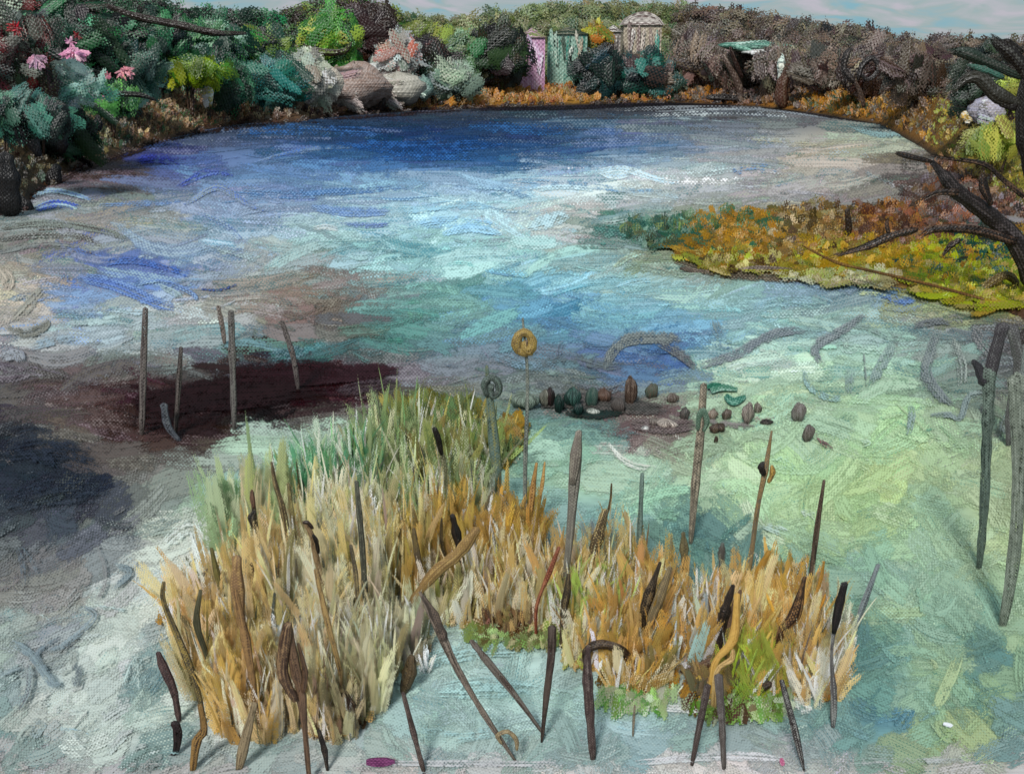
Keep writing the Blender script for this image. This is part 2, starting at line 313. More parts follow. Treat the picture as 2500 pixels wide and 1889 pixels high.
# ------------------------------------------------------------------ colour of the pond with reflections painted in, read along lines across it
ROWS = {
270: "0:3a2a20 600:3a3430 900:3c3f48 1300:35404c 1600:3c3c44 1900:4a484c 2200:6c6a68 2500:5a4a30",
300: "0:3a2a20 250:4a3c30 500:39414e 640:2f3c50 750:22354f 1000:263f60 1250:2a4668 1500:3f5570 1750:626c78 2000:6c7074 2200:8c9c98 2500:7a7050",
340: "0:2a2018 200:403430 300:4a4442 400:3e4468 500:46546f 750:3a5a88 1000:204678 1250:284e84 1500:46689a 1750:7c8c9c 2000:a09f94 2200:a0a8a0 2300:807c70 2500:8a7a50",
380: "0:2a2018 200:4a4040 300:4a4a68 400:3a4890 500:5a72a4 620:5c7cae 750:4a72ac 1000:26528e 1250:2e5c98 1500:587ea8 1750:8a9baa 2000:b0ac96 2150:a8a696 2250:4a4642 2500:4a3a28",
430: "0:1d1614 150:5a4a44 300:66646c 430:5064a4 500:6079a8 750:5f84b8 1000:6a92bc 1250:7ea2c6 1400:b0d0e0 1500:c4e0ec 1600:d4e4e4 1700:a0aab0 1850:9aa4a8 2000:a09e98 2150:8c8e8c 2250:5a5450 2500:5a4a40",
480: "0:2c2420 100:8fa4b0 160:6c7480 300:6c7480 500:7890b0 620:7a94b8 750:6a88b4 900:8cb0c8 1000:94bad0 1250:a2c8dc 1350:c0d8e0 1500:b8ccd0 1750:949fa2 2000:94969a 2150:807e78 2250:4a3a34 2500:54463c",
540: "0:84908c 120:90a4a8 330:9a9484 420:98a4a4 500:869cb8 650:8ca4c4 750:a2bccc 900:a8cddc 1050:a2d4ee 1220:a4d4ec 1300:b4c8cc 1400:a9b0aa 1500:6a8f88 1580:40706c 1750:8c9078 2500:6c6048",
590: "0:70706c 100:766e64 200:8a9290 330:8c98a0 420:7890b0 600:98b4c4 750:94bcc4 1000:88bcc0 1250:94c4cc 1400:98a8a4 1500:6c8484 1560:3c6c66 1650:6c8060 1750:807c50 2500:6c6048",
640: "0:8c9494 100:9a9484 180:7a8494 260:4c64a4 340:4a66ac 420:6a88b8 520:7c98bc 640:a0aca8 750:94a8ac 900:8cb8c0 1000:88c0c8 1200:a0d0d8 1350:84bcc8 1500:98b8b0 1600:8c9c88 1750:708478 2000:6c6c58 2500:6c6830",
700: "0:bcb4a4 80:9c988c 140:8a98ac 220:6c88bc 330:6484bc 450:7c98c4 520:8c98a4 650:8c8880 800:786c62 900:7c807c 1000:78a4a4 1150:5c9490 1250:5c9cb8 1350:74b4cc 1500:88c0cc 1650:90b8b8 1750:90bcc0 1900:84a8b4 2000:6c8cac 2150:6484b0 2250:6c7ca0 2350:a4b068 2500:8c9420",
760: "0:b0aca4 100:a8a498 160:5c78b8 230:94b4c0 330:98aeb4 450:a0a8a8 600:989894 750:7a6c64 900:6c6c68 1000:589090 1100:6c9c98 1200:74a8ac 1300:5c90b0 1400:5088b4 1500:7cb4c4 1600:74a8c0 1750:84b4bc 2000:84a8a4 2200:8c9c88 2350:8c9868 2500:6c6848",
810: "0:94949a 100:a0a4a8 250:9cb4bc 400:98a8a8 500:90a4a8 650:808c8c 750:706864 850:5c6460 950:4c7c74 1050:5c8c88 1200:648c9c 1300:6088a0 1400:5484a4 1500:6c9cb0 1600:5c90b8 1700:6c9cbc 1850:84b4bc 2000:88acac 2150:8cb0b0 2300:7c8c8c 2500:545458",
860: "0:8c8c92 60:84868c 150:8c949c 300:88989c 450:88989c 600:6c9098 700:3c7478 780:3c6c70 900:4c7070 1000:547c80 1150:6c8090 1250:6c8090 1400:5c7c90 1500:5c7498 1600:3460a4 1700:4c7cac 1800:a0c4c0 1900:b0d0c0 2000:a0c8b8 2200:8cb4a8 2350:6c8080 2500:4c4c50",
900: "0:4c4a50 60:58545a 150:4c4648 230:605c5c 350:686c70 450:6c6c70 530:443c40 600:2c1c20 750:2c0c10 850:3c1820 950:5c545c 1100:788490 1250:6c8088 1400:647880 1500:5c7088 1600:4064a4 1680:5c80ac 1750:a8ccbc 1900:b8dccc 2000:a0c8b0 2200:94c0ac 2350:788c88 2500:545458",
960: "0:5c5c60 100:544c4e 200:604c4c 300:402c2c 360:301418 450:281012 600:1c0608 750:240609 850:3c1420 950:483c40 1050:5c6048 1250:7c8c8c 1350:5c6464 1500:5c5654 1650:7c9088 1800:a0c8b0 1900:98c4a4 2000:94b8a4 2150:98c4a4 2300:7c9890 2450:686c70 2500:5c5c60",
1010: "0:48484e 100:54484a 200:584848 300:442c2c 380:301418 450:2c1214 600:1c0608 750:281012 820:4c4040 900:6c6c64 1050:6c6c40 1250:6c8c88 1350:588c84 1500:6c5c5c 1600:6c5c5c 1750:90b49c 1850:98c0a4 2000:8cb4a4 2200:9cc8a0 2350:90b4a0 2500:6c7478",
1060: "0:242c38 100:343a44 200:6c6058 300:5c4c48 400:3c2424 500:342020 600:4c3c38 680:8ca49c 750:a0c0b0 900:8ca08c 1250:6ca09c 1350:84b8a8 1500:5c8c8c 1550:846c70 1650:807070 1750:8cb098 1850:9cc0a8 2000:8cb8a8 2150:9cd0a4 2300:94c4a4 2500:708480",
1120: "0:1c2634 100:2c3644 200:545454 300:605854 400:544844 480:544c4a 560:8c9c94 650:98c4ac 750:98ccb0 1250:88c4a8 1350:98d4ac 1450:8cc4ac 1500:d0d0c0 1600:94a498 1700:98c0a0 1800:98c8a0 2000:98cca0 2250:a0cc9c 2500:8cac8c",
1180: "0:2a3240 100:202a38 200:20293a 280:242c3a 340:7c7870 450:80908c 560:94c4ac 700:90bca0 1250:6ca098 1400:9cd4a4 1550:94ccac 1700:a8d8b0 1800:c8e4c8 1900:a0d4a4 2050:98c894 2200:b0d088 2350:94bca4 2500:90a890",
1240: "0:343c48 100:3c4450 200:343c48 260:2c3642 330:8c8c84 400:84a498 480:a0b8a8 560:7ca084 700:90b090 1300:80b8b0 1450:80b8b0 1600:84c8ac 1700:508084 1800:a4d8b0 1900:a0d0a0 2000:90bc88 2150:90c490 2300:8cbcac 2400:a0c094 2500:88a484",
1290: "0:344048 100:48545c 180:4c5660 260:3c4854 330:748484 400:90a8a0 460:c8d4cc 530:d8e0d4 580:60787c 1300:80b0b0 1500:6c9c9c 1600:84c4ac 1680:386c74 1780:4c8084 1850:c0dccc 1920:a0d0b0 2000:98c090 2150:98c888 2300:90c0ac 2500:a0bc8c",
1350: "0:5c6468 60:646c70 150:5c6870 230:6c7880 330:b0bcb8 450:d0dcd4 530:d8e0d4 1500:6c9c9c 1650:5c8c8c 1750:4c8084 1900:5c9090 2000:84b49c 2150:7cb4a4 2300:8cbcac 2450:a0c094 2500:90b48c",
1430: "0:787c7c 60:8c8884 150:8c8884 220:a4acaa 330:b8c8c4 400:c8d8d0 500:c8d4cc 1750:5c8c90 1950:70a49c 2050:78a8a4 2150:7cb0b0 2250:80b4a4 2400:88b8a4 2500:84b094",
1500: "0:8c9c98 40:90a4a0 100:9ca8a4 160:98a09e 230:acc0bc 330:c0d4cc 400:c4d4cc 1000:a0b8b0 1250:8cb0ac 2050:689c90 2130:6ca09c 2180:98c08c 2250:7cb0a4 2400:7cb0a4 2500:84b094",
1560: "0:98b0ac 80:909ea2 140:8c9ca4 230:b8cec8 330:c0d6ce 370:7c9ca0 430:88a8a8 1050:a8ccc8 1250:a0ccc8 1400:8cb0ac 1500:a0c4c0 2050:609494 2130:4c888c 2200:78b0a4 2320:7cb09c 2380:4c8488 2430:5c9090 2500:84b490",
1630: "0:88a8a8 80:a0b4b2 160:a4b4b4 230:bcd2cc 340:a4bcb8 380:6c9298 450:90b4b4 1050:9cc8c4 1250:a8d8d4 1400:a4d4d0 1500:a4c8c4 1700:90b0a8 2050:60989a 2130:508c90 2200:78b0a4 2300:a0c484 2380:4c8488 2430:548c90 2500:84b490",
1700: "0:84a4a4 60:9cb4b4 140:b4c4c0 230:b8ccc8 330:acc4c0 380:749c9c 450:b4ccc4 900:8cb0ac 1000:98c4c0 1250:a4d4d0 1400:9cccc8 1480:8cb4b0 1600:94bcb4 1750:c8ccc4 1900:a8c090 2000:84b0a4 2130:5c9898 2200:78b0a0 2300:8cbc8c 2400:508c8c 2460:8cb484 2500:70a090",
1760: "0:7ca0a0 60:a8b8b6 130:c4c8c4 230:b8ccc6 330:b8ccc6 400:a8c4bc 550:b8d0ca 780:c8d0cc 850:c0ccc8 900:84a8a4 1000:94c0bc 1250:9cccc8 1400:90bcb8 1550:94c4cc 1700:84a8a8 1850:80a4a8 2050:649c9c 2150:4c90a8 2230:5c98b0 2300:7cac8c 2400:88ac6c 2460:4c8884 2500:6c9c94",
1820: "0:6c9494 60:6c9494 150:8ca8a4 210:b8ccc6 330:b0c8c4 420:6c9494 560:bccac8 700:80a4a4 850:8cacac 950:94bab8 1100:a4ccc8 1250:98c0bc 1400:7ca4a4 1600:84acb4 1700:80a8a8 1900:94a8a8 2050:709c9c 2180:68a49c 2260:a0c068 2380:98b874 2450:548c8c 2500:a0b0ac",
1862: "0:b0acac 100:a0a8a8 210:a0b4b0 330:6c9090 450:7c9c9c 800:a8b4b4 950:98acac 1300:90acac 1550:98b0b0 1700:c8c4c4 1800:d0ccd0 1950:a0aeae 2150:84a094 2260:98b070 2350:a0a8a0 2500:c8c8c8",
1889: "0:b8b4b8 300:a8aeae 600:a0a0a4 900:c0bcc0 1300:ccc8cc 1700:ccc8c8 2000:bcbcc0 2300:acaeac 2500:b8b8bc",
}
RY = np.array(sorted(ROWS)); 
XG = np.arange(0, 2501, 20)
GRID = []
for y in RY:
    it = [p.split(':') for p in ROWS[y].split()]
    xs = [float(a) for a, _ in it]; cs = np.array([srgb(b) for _, b in it])
    GRID.append(np.stack([np.interp(XG, xs, cs[:, k]) for k in range(3)], -1))
GRID = np.array(GRID)
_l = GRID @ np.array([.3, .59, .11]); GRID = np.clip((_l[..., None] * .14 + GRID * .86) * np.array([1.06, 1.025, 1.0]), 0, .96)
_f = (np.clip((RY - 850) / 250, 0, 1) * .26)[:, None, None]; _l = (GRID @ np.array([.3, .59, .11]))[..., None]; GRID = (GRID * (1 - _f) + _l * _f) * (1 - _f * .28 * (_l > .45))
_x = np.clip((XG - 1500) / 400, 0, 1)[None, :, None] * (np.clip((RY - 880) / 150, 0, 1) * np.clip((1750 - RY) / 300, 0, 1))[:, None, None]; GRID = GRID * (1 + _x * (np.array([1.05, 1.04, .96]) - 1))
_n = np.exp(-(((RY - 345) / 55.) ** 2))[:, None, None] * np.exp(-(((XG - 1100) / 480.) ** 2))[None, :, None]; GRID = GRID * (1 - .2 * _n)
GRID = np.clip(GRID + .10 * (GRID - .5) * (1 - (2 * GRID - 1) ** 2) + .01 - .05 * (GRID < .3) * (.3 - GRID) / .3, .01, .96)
def field(px, py):
    px = np.clip(px, 0, 2499.9); py = np.clip(py, RY[0], RY[-1] - .01)
    j = np.clip(np.searchsorted(RY, py, 'right') - 1, 0, len(RY) - 2)
    fy = ((py - RY[j]) / (RY[j + 1] - RY[j]))[..., None]
    i = np.clip((px / 20).astype(int), 0, len(XG) - 2); fx = (px / 20 - i)[..., None]
    return (GRID[j, i] * (1 - fx) + GRID[j, i + 1] * fx) * (1 - fy) + (GRID[j + 1, i] * (1 - fx) + GRID[j + 1, i + 1] * fx) * fy

# far shoreline (picture y of the water's edge for each x) and the spit on the right
SHX = [-900, -300, 0, 55, 85, 140, 200, 290, 360, 500, 600, 720, 830, 1000, 1250, 1500, 1650, 1850, 2000, 2150, 2230, 2300, 2380, 2500, 2900, 3500]
SHY = [620, 560, 530, 522, 478, 440, 405, 380, 355, 318, 302, 300, 283, 272, 262, 254, 252, 262, 280, 306, 350, 395, 450, 520, 560, 600]
def shore_y(px): return np.interp(px, SHX, SHY)
SPIT = np.array([(1560, 566), (1640, 552), (1700, 538), (1850, 522), (2060, 508), (2230, 500), (2400, 440), (2700, 430), (2700, 900), (2560, 800), (2480, 770), (2380, 745), (2250, 712), (2120, 690), (1950, 682), (1800, 668), (1730, 648), (1650, 610)], float)
def inside(poly, x, y):
    x = np.asarray(x, float); y = np.asarray(y, float); r = np.zeros(x.shape, bool); n = len(poly)
    for i in range(n):
        x0, y0 = poly[i]; x1, y1 = poly[(i + 1) % n]
        c = ((y0 > y) != (y1 > y)); 
        with np.errstate(divide='ignore', invalid='ignore'):
            r ^= c & (x < (x1 - x0) * (y - y0) / (y1 - y0 + 1e-12) + x0)
    return r

# ------------------------------------------------------------------ water sheet (to the horizon)
def sheet_colors(P):
    X, Y = P[..., 0], np.maximum(P[..., 1], 1)
    # position of each point in the photo, to look its painted colour up
    d = np.stack([X, Y, np.full_like(X, -H)], -1)
    zc = d[..., 1] * cp - d[..., 2] * sp_; yc = d[..., 1] * sp_ + d[..., 2] * cp
    return CX + FPX * X / zc, CY - FPX * yc / zc
ys = np.concatenate([np.linspace(2.5, 7, 8), 7 * (160 / 7) ** np.linspace(0, 1, 240)[1:], [300, 800, 3500]])
xs = np.linspace(-1, 1, 260)
Xg = xs[None, :] * (ys[:, None] * .8 + 3); Yg = np.broadcast_to(ys[:, None], Xg.shape)
P = np.stack([Xg, Yg, np.zeros_like(Xg)], -1)
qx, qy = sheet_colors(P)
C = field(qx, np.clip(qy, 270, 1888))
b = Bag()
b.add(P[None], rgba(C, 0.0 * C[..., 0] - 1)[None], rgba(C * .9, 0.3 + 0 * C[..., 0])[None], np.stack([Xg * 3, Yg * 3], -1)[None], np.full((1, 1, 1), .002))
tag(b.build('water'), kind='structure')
# lake bed / land sheet under all of it
me = bpy.data.meshes.new('ground'); me.from_pydata([(-4000, -200, -.6), (4000, -200, -.6), (4000, 5000, -.6), (-4000, 5000, -.6)], [], [(0, 1, 2, 3)])
gm = bpy.data.materials.new('mud'); gm.use_nodes = True
gn = gm.node_tree; pb = gn.nodes['Principled BSDF']; nn = gn.nodes.new('ShaderNodeTexNoise'); nn.inputs['Scale'].default_value = .5
rp = gn.nodes.new('ShaderNodeValToRGB'); rp.color_ramp.elements[0].color = (.05, .04, .03, 1); rp.color_ramp.elements[1].color = (.13, .12, .09, 1)
gn.links.new(nn.outputs[0], rp.inputs[0]); gn.links.new(rp.outputs[0], pb.inputs['Base Color']); pb.inputs['Roughness'].default_value = .95
me.materials.append(gm); tag(link(bpy.data.objects.new('ground', me)), kind='structure')

# brush strokes of the water's surface
def ang_at(x, y, n):
    a = rng.normal(0, .16, n)
    a = np.where(y < 700, rng.normal(-.02, .22, n), a)
    ll = (x < 800) & (y > 1150); a = np.where(ll, rng.normal(-.45, .25, n), a)
    lr = (x > 1500) & (y > 1000); a = np.where(lr, rng.normal(.5, .4, n) * np.sign(rng.normal(.3, 1, n)), a)
    pond = (x > 900) & (x < 1700) & (y > 1500); a = np.where(pond, rng.normal(.1, .6, n), a)
    return a
def water_pass(bag, n, wr, lr_, z0, jb, dry, off=0, mixr=(.15, .6)):
    x = rng.uniform(-60, 2560, n); y = 262 + (1900 - 262) * rng.uniform(0, 1, n) ** 1.0
    ok = (y > shore_y(x) + 4) & ~inside(SPIT, x, y)
    x, y = x[ok], y[ok]; n = len(x)
    sc = np.clip(.35 + (y - 260) / 500, .35, 1)
    calm = np.clip((y - 900) / 300, 0, 1); wd = rng.uniform(*wr, n) * np.clip(sc + .15, .45, 1) * (1 + .5 * calm); ln = rng.uniform(*lr_, n) * np.clip(1.25 - (y - 300) / 2500, .6, 1.2)
    keep = rng.uniform(0, 1, n) > calm * (.0 if wr[0] > 30 else .55)
    a = ang_at(x, y, n)
    # keep strokes flatter near the far shore
    a = a * np.clip((y - 240) / 350, .12, 1)
    hx = x + rng.normal(0, off, n); hy = y + rng.normal(0, off * .5, n)
    c1 = field(hx, hy) * (1 + rng.normal(0, jb, (n, 1)) * (1 - .55 * calm[:, None])) + rng.normal(0, .012, (n, 3)) * (1 - .5 * calm[:, None]); c1 = np.clip(c1, .01, .95)
    c2 = jit(field(x + rng.normal(0, 60, n), y + rng.normal(0, 30, n)), n, .10, .04); lum = c1.mean(1, keepdims=True); spk = rng.uniform(0, 1, (n, 1)) < np.where(lum > .42, .3, .42); c2 = np.where(spk, np.where(lum > .42, c1 * np.array([.58, .72, .76]), c1 * .7 + .24), c2)
    z = z0 + np.arange(n) / n * .012
    cu = rng.normal(0, .7, n) * np.clip((y - 240) / 400, .1, 1); mxa = rng.uniform(*mixr, n) * (1 - .35 * calm); dr = dry + rng.uniform(0, .25, n)
    q = keep
    flat_strokes(bag, x[q], y[q], ln[q], wd[q], a[q], cu[q], c1[q], c2[q], mxa[q], dr[q], z[q])
b = Bag()
water_pass(b, 1700, (50, 95), (120, 300), .004, .035, .1, 6)
water_pass(b, 1900, (26, 60), (90, 260), .018, .05, .2, 10)
water_pass(b, 1500, (10, 26), (40, 150), .034, .07, .35, 18)
# canvas-like nubs of the lighter ground colour scattered through the thin passages
tag(b.build('ripples', PAINT_FLAT), 'brushed blue, turquoise and green ripples covering the pond', 'ripples', kind='stuff')

# ------------------------------------------------------------------ far banks and hill
RGX = [-900, 0, 200, 350, 500, 640, 760, 860, 900, 960, 1040, 1180, 1300, 1450, 1600, 1750, 1900, 2050, 2200, 2300, 2400, 2500, 3400]
RGY = [10, 12, 15, 30, 62, 72, 52, 28, 30, 62, 84, 78, 52, 45, 48, 60, 84, 108, 125, 132, 140, 150, 150]
def z_at(py, Y):    # height of the ray through picture row py at distance Y (x-independent)
    d = rays(CX, py); return H + d[..., 2] * Y / d[..., 1]
def shore_dist(px):
    return gp(px, shore_y(px))[..., 1]
def land_z(px, bb):
    bb = np.asarray(bb, float); px = np.asarray(px, float)
    d0 = shore_dist(px); zr = np.maximum(z_at(np.interp(px, RGX, RGY), d0 + 75), 3.0)
    near = .17 * np.clip(bb, -10, 18)
    t = np.clip((bb - 18) / 57, 0, 1); t = t * t * (3 - 2 * t)
    far = near * (1 - t) + zr * t
    fall = np.clip((bb - 75) / 300, 0, 1)
    return far * (1 - .5 * fall) + np.where(bb < 0, bb * .1, 0)
pxs = np.linspace(-900, 3400, 300); bbs = np.concatenate([np.linspace(-4, 20, 26), np.linspace(22, 75, 22), [85, 110, 160, 260, 500]])
PX, BB = np.meshgrid(pxs, bbs)
Yb = shore_dist(PX) + BB
Zb = land_z(PX, BB) + rng.normal(0, .05, PX.shape) * (BB > 1) + np.sin(PX * .013 + BB * .2) * .15 * (BB > 6)
d = rays(PX, shore_y(PX)); Xb = d[..., 0] / d[..., 1] * Yb
Zb = Zb - 16 * pxm(Yb) * np.clip((PX - 1500) / 200, 0, 1) * np.clip((BB - 20) / 20, 0, 1)
P = np.stack([Xb, Yb, Zb], -1)
# bank colours: dark wet edge, brown / ochre strip, green or brown hill
def lerpc(px, items):
    xs_ = [a for a, _ in items]; cs = np.array([srgb(h) for _, h in items])
    return np.stack([np.interp(px, xs_, cs[:, k]) for k in range(3)], -1)
edge_c = lerpc(PX, [(0, '1c1412'), (500, '2a1a14'), (1000, '2a1a16'), (1700, '1c1818'), (2100, '2a2420'), (2500, '3a2c1c')])
bank_c = lerpc(PX, [(0, '3c3020'), (250, '54442c'), (450, '7c5c3c'), (640, '6c4c34'), (820, '6c5844'), (1000, '7a5a34'), (1200, 'a0702c'), (1500, 'a87c2c'), (1750, '8c5c2c'), (2000, 'a06c20'), (2250, '7c5424'), (2500, '8c8430')])
hill_c = lerpc(PX, [(0, '203c2c'), (500, '1c4030'), (760, '2c5424'), (880, '2c1814'), (960, '2c4424'), (1100, '4c6438'), (1300, '74805c'), (1600, '7c7850'), (1800, '5c5444'), (2100, '54443a'), (2500, '5c4c3c')])
t1 = np.clip(BB / 2.2, 0, 1)[..., None]; t2 = np.clip((BB - 16) / 12, 0, 1)[..., None]
C = (edge_c * (1 - t1) + bank_c * t1) * (1 - t2) + hill_c * t2
b = Bag(); b.add(P[None], rgba(C, -1.0 + 0 * PX)[None], rgba(C * .6, .45 + 0 * PX)[None], np.stack([PX / 10, Yb * 2], -1)[None], np.full((1, 1, 1), .05))
tag(b.build('hills'), kind='structure')

def land_point(px, bb):
    Y = shore_dist(px) + bb; z = land_z(px, bb); d = rays(px, shore_y(px))
    return np.stack([d[..., 0] / d[..., 1] * Y, Y, z], -1)

# ------------------------------------------------------------------ dab clouds for crowns, bushes and tufts
def dabs(bag, ctr, rad, n, cols, size, up=.5, spread=.9, shell=.55, dry=.12, face=.7, mixa=(.2, .6), dark=None, lw=2.6, dom=None):
    """n brush dabs through an ellipsoid; cols = weighted list of sRGB hex"""
    ctr = np.asarray(ctr, float); rad = np.asarray(rad, float)
    v = unit(rng.normal(0, 1, (n, 3))); r = shell + (1 - shell) * rng.uniform(0, 1, (n, 1))
    r = np.where(rng.uniform(0, 1, (n, 1)) < .12, r * 1.18, r)
    lump = 1 + .26 * np.sin(v[:, :1] * 5 + ctr[0]) * np.cos(v[:, 2:] * 6 + ctr[1])
    P0 = ctr + v * rad * r * lump
    Nn = unit(v * .45 + np.array([0, -face * 1.7, .2]) + rng.normal(0, .2, (n, 3)))
    D = unit(np.stack([rng.normal(0, spread, n), rng.normal(0, .25, n), np.abs(rng.normal(up, .5, n)) * np.where(rng.uniform(0, 1, n) < .8, 1, -1)], -1))
    D = unit(D - Nn * (D * Nn).sum(1, keepdims=True)); Sd = np.cross(D, Nn)
    cs = np.array([srgb(h) for h in cols]); k = rng.integers(0, len(cs), n)
    # neighbouring dabs share a colour: pick by coarse position
    key = (np.sin(P0[:, 0] / rad[0] * 2.3 + ctr[0]) + np.cos(P0[:, 2] / rad[2] * 2.7 + ctr[0] * .3) + rng.normal(0, .55, n) + 2.2) / 4.4
    k = np.clip((key * len(cs)).astype(int), 0, len(cs) - 1)
    k = np.where(rng.uniform(0, 1, n) < .25, rng.integers(0, len(cs), n), k)
    k2 = rng.integers(0, len(cs), n)
    L_ = size * rng.uniform(.6, 1.5, n) * lw; W_ = size * rng.uniform(.9, 1.9, n)
    ribbons(bag, P0 - D * L_[:, None] * .5, D, Sd, Nn, L_, W_, rng.normal(0, .15, n), jit(cs[k], n, .12, .06), jit(cs[k2], n, .15, .06),
            rng.uniform(*mixa, n), dry + rng.uniform(.05, .4, n), n=5, m=5, taper=.1, edge=.7)

def tree(name, label, cat, px, top, wpx, bb, cols, group=None, trunk='2a1c18', nd=260, spx=13, bottom=None, up=.5, crown=.72, dry=.12, limbs=3, trunk_w=7):
    """a tree rooted bb metres behind the far shore; top and width in picture pixels"""
    B = land_point(np.array(float(px)), float(bb)); Y = B[1]; m = pxm(Y)
    ztop = float(z_at(top, Y)); h = max(ztop - B[2], 1.0)
    t = empty(name, B, label, cat, group)
    zc = ztop - h * crown * .5
    tb = Bag(); hw = wpx * m * .5
    rad = np.array([hw, hw * .7, h * crown * .5])
    tube(tb, [(0, 0, -.3), (rng.normal(0, .1) * hw, 0, h * .3), (rng.normal(0, .2) * hw, 0, h * .62)], [trunk_w * m * .6, trunk_w * m * .5, trunk_w * m * .3], trunk, '5c4a3c', .4)
    for k in range(limbs):
        s_ = rng.uniform(-1, 1); tube(tb, [(0, 0, h * rng.uniform(.25, .4)), (s_ * hw * .4, -hw * .2, h * .5), (s_ * hw * .8, -hw * .3, h * rng.uniform(.6, .8))], [trunk_w * m * .3, trunk_w * m * .2, trunk_w * m * .1], trunk, '4c3c34', .4)
    tb.v = [v + B for v in tb.v]
    o = tb.build('trunk', PAINT, t, origin=B)
    cb = Bag(); dabs(cb, (B[0], B[1], zc), rad, int(nd * .6), cols, spx * 2.3 * m, up=up, dry=dry, lw=2.3)
    cb.build('crown', PAINT_LEAF, t, origin=B)
    return t
def bush(name, label, cat, px, py, wpx, hpx, bb, cols, group=None, nd=120, spx=11, up=.6, dry=.1, stem='3a2a20', shell=.4, lw=2.6):
    """a shrub: crown centre at picture (px, py), rooted bb metres behind the shore"""
    B = land_point(np.array(float(px)), float(bb)); Y = B[1]; m = pxm(Y)
    t = empty(name, B, label, cat, group)
    c = vp(px, py, Y)
    cb = Bag(); dabs(cb, c, (wpx * m * .5, wpx * m * .4, hpx * m * .5), int(nd * .65), cols, spx * 2.0 * m, up=up, dry=dry, shell=shell, lw=lw * .95)
    cb.build('crown', PAINT_LEAF, t, origin=B)
    sb = Bag()
    for k in range(3):
        x1 = rng.uniform(-.35, .35) * wpx * m
        tube(sb, [B + (x1 * .2, 0, -.2), B + (x1 * .6, 0, max(c[2] - B[2], .3) * .6), (c[0] + x1, c[1], max(c[2], B[2] + .3))], [3.5 * m, 2.5 * m, 1.2 * m], stem, '6c5a48', .4, m=6)
    sb.build('stems', PAINT, t, origin=B)
    return t

# ---- dense woods on the left, read as one mass behind the trees one can tell apart
b = Bag()
for px in np.arange(-60, 2560, 26):
    for bb in (24, 36, 50, 66):
        top = np.interp(px, RGX, RGY) + 14 + 16 * (px > 1600)
        Pt = land_point(np.array(float(px + rng.normal(0, 10))), bb); m = pxm(Pt[1])
        if px < 720: cols = ['08140f', '0f2c20', '184834', '2c7448', '180c0a', '245038', '0f2c20']
        elif px < 1000: cols = ['2c5c20', '3c6c28', '24180f', '2c1814', '7c8c2c', '4c6c34']
        elif px < 1650: cols = ['5c7048', '748450', '8c9468', '6c6c44', '3c5c3c', '8c8c60']
        else: cols = ['544840', '6c5c4c', '403430', '7c7058', '5c5444', '2c2824']
        dabs(b, Pt + np.array([0, 0, 12 * m]), (34 * m, 12 * m, 24 * m), 40, cols, 26 * m, dry=.3, spread=1.3, lw=1.9, shell=.1)
tag(b.build('woodland', PAINT_LEAF), 'dark broken foliage of the wood covering the far hillside', 'woodland', kind='stuff')

# dry reeds and grass along the foot of the far bank
b = Bag()
n = 5200
px = rng.uniform(-40, 2540, n); bb = rng.uniform(.2, 17, n) ** 1.0
P0 = land_point(px, bb); m = pxm(P0[:, 1])
cols = []
def bankcol(x):
    if x < 330: return ['4c4430', '6c5c38', '2c2418', '1c1612', '3c5438', '8c7c54']
    if x < 640: return ['8c6c48', '6c4428', '3c1c10', 'a88860', '4c3420', '3c5c30']
    if x < 830: return ['7c5c44', '5c3824', '2c1410', '9c8468', '7c6858']
    if x < 1080: return ['6c3c1c', '9c6428', '2c1410', '6c4424', 'b08440', '5c5c3c']
    if x < 1640: return ['b0741c', 'a86c20', 'c08c34', '8c5c20', '7c6c2c', 'b8843c', 'a0602c']
    if x < 1760: return ['9c6420', '6c503c', 'b07820', '5c4a3c']
    if x < 1960: return ['6c584c', '5c4a40', '7c6858', '8c6030']
    if x < 2120: return ['a8701c', 'b87c20', '5c5420', '8c5c20', '3c4c2c']
    if x < 2260: return ['9c6c20', '5c4834', 'b07c24', '4c3828', '6c5838']
    return ['7c7c30', '5c4428', '94a03c', '4c3424', '6c5c34', 'a88c34']
cc = 1 - (1 - np.array([srgb(rng.choice(bankcol(x))) for x in px])) * np.array([.99, .95, .93]); c2 = np.array([srgb(rng.choice(bankcol(x))) for x in px])
wet = bb < 1.3; cc[wet] = srgb('221612'); c2[wet] = srgb('4c3020')
Nn = unit(np.array([0, -1, .4]) + rng.normal(0, .25, (n, 3))); D = unit(np.stack([rng.normal(0, .5, n), np.zeros(n), np.ones(n)], -1)); D[wet] = unit(np.array([1, 0, .1]) + rng.normal(0, .1, (wet.sum(), 3)))
D = unit(D - Nn * (D * Nn).sum(1, keepdims=True)); Sd = np.cross(D, Nn)
ribbons(b, P0, D, Sd, Nn, m * rng.uniform(14, 30, n), m * rng.uniform(10, 24, n), rng.normal(0, .2, n), jit(cc, n, .12), jit(c2, n, .12), rng.uniform(.2, .7, n), .25 + rng.uniform(0, .35, n), n=4, m=5, taper=.1, edge=.7)
tag(b.build('bank_grass', PAINT_LEAF), 'ochre and brown dry grass along the foot of the far bank', 'grass', kind='stuff')

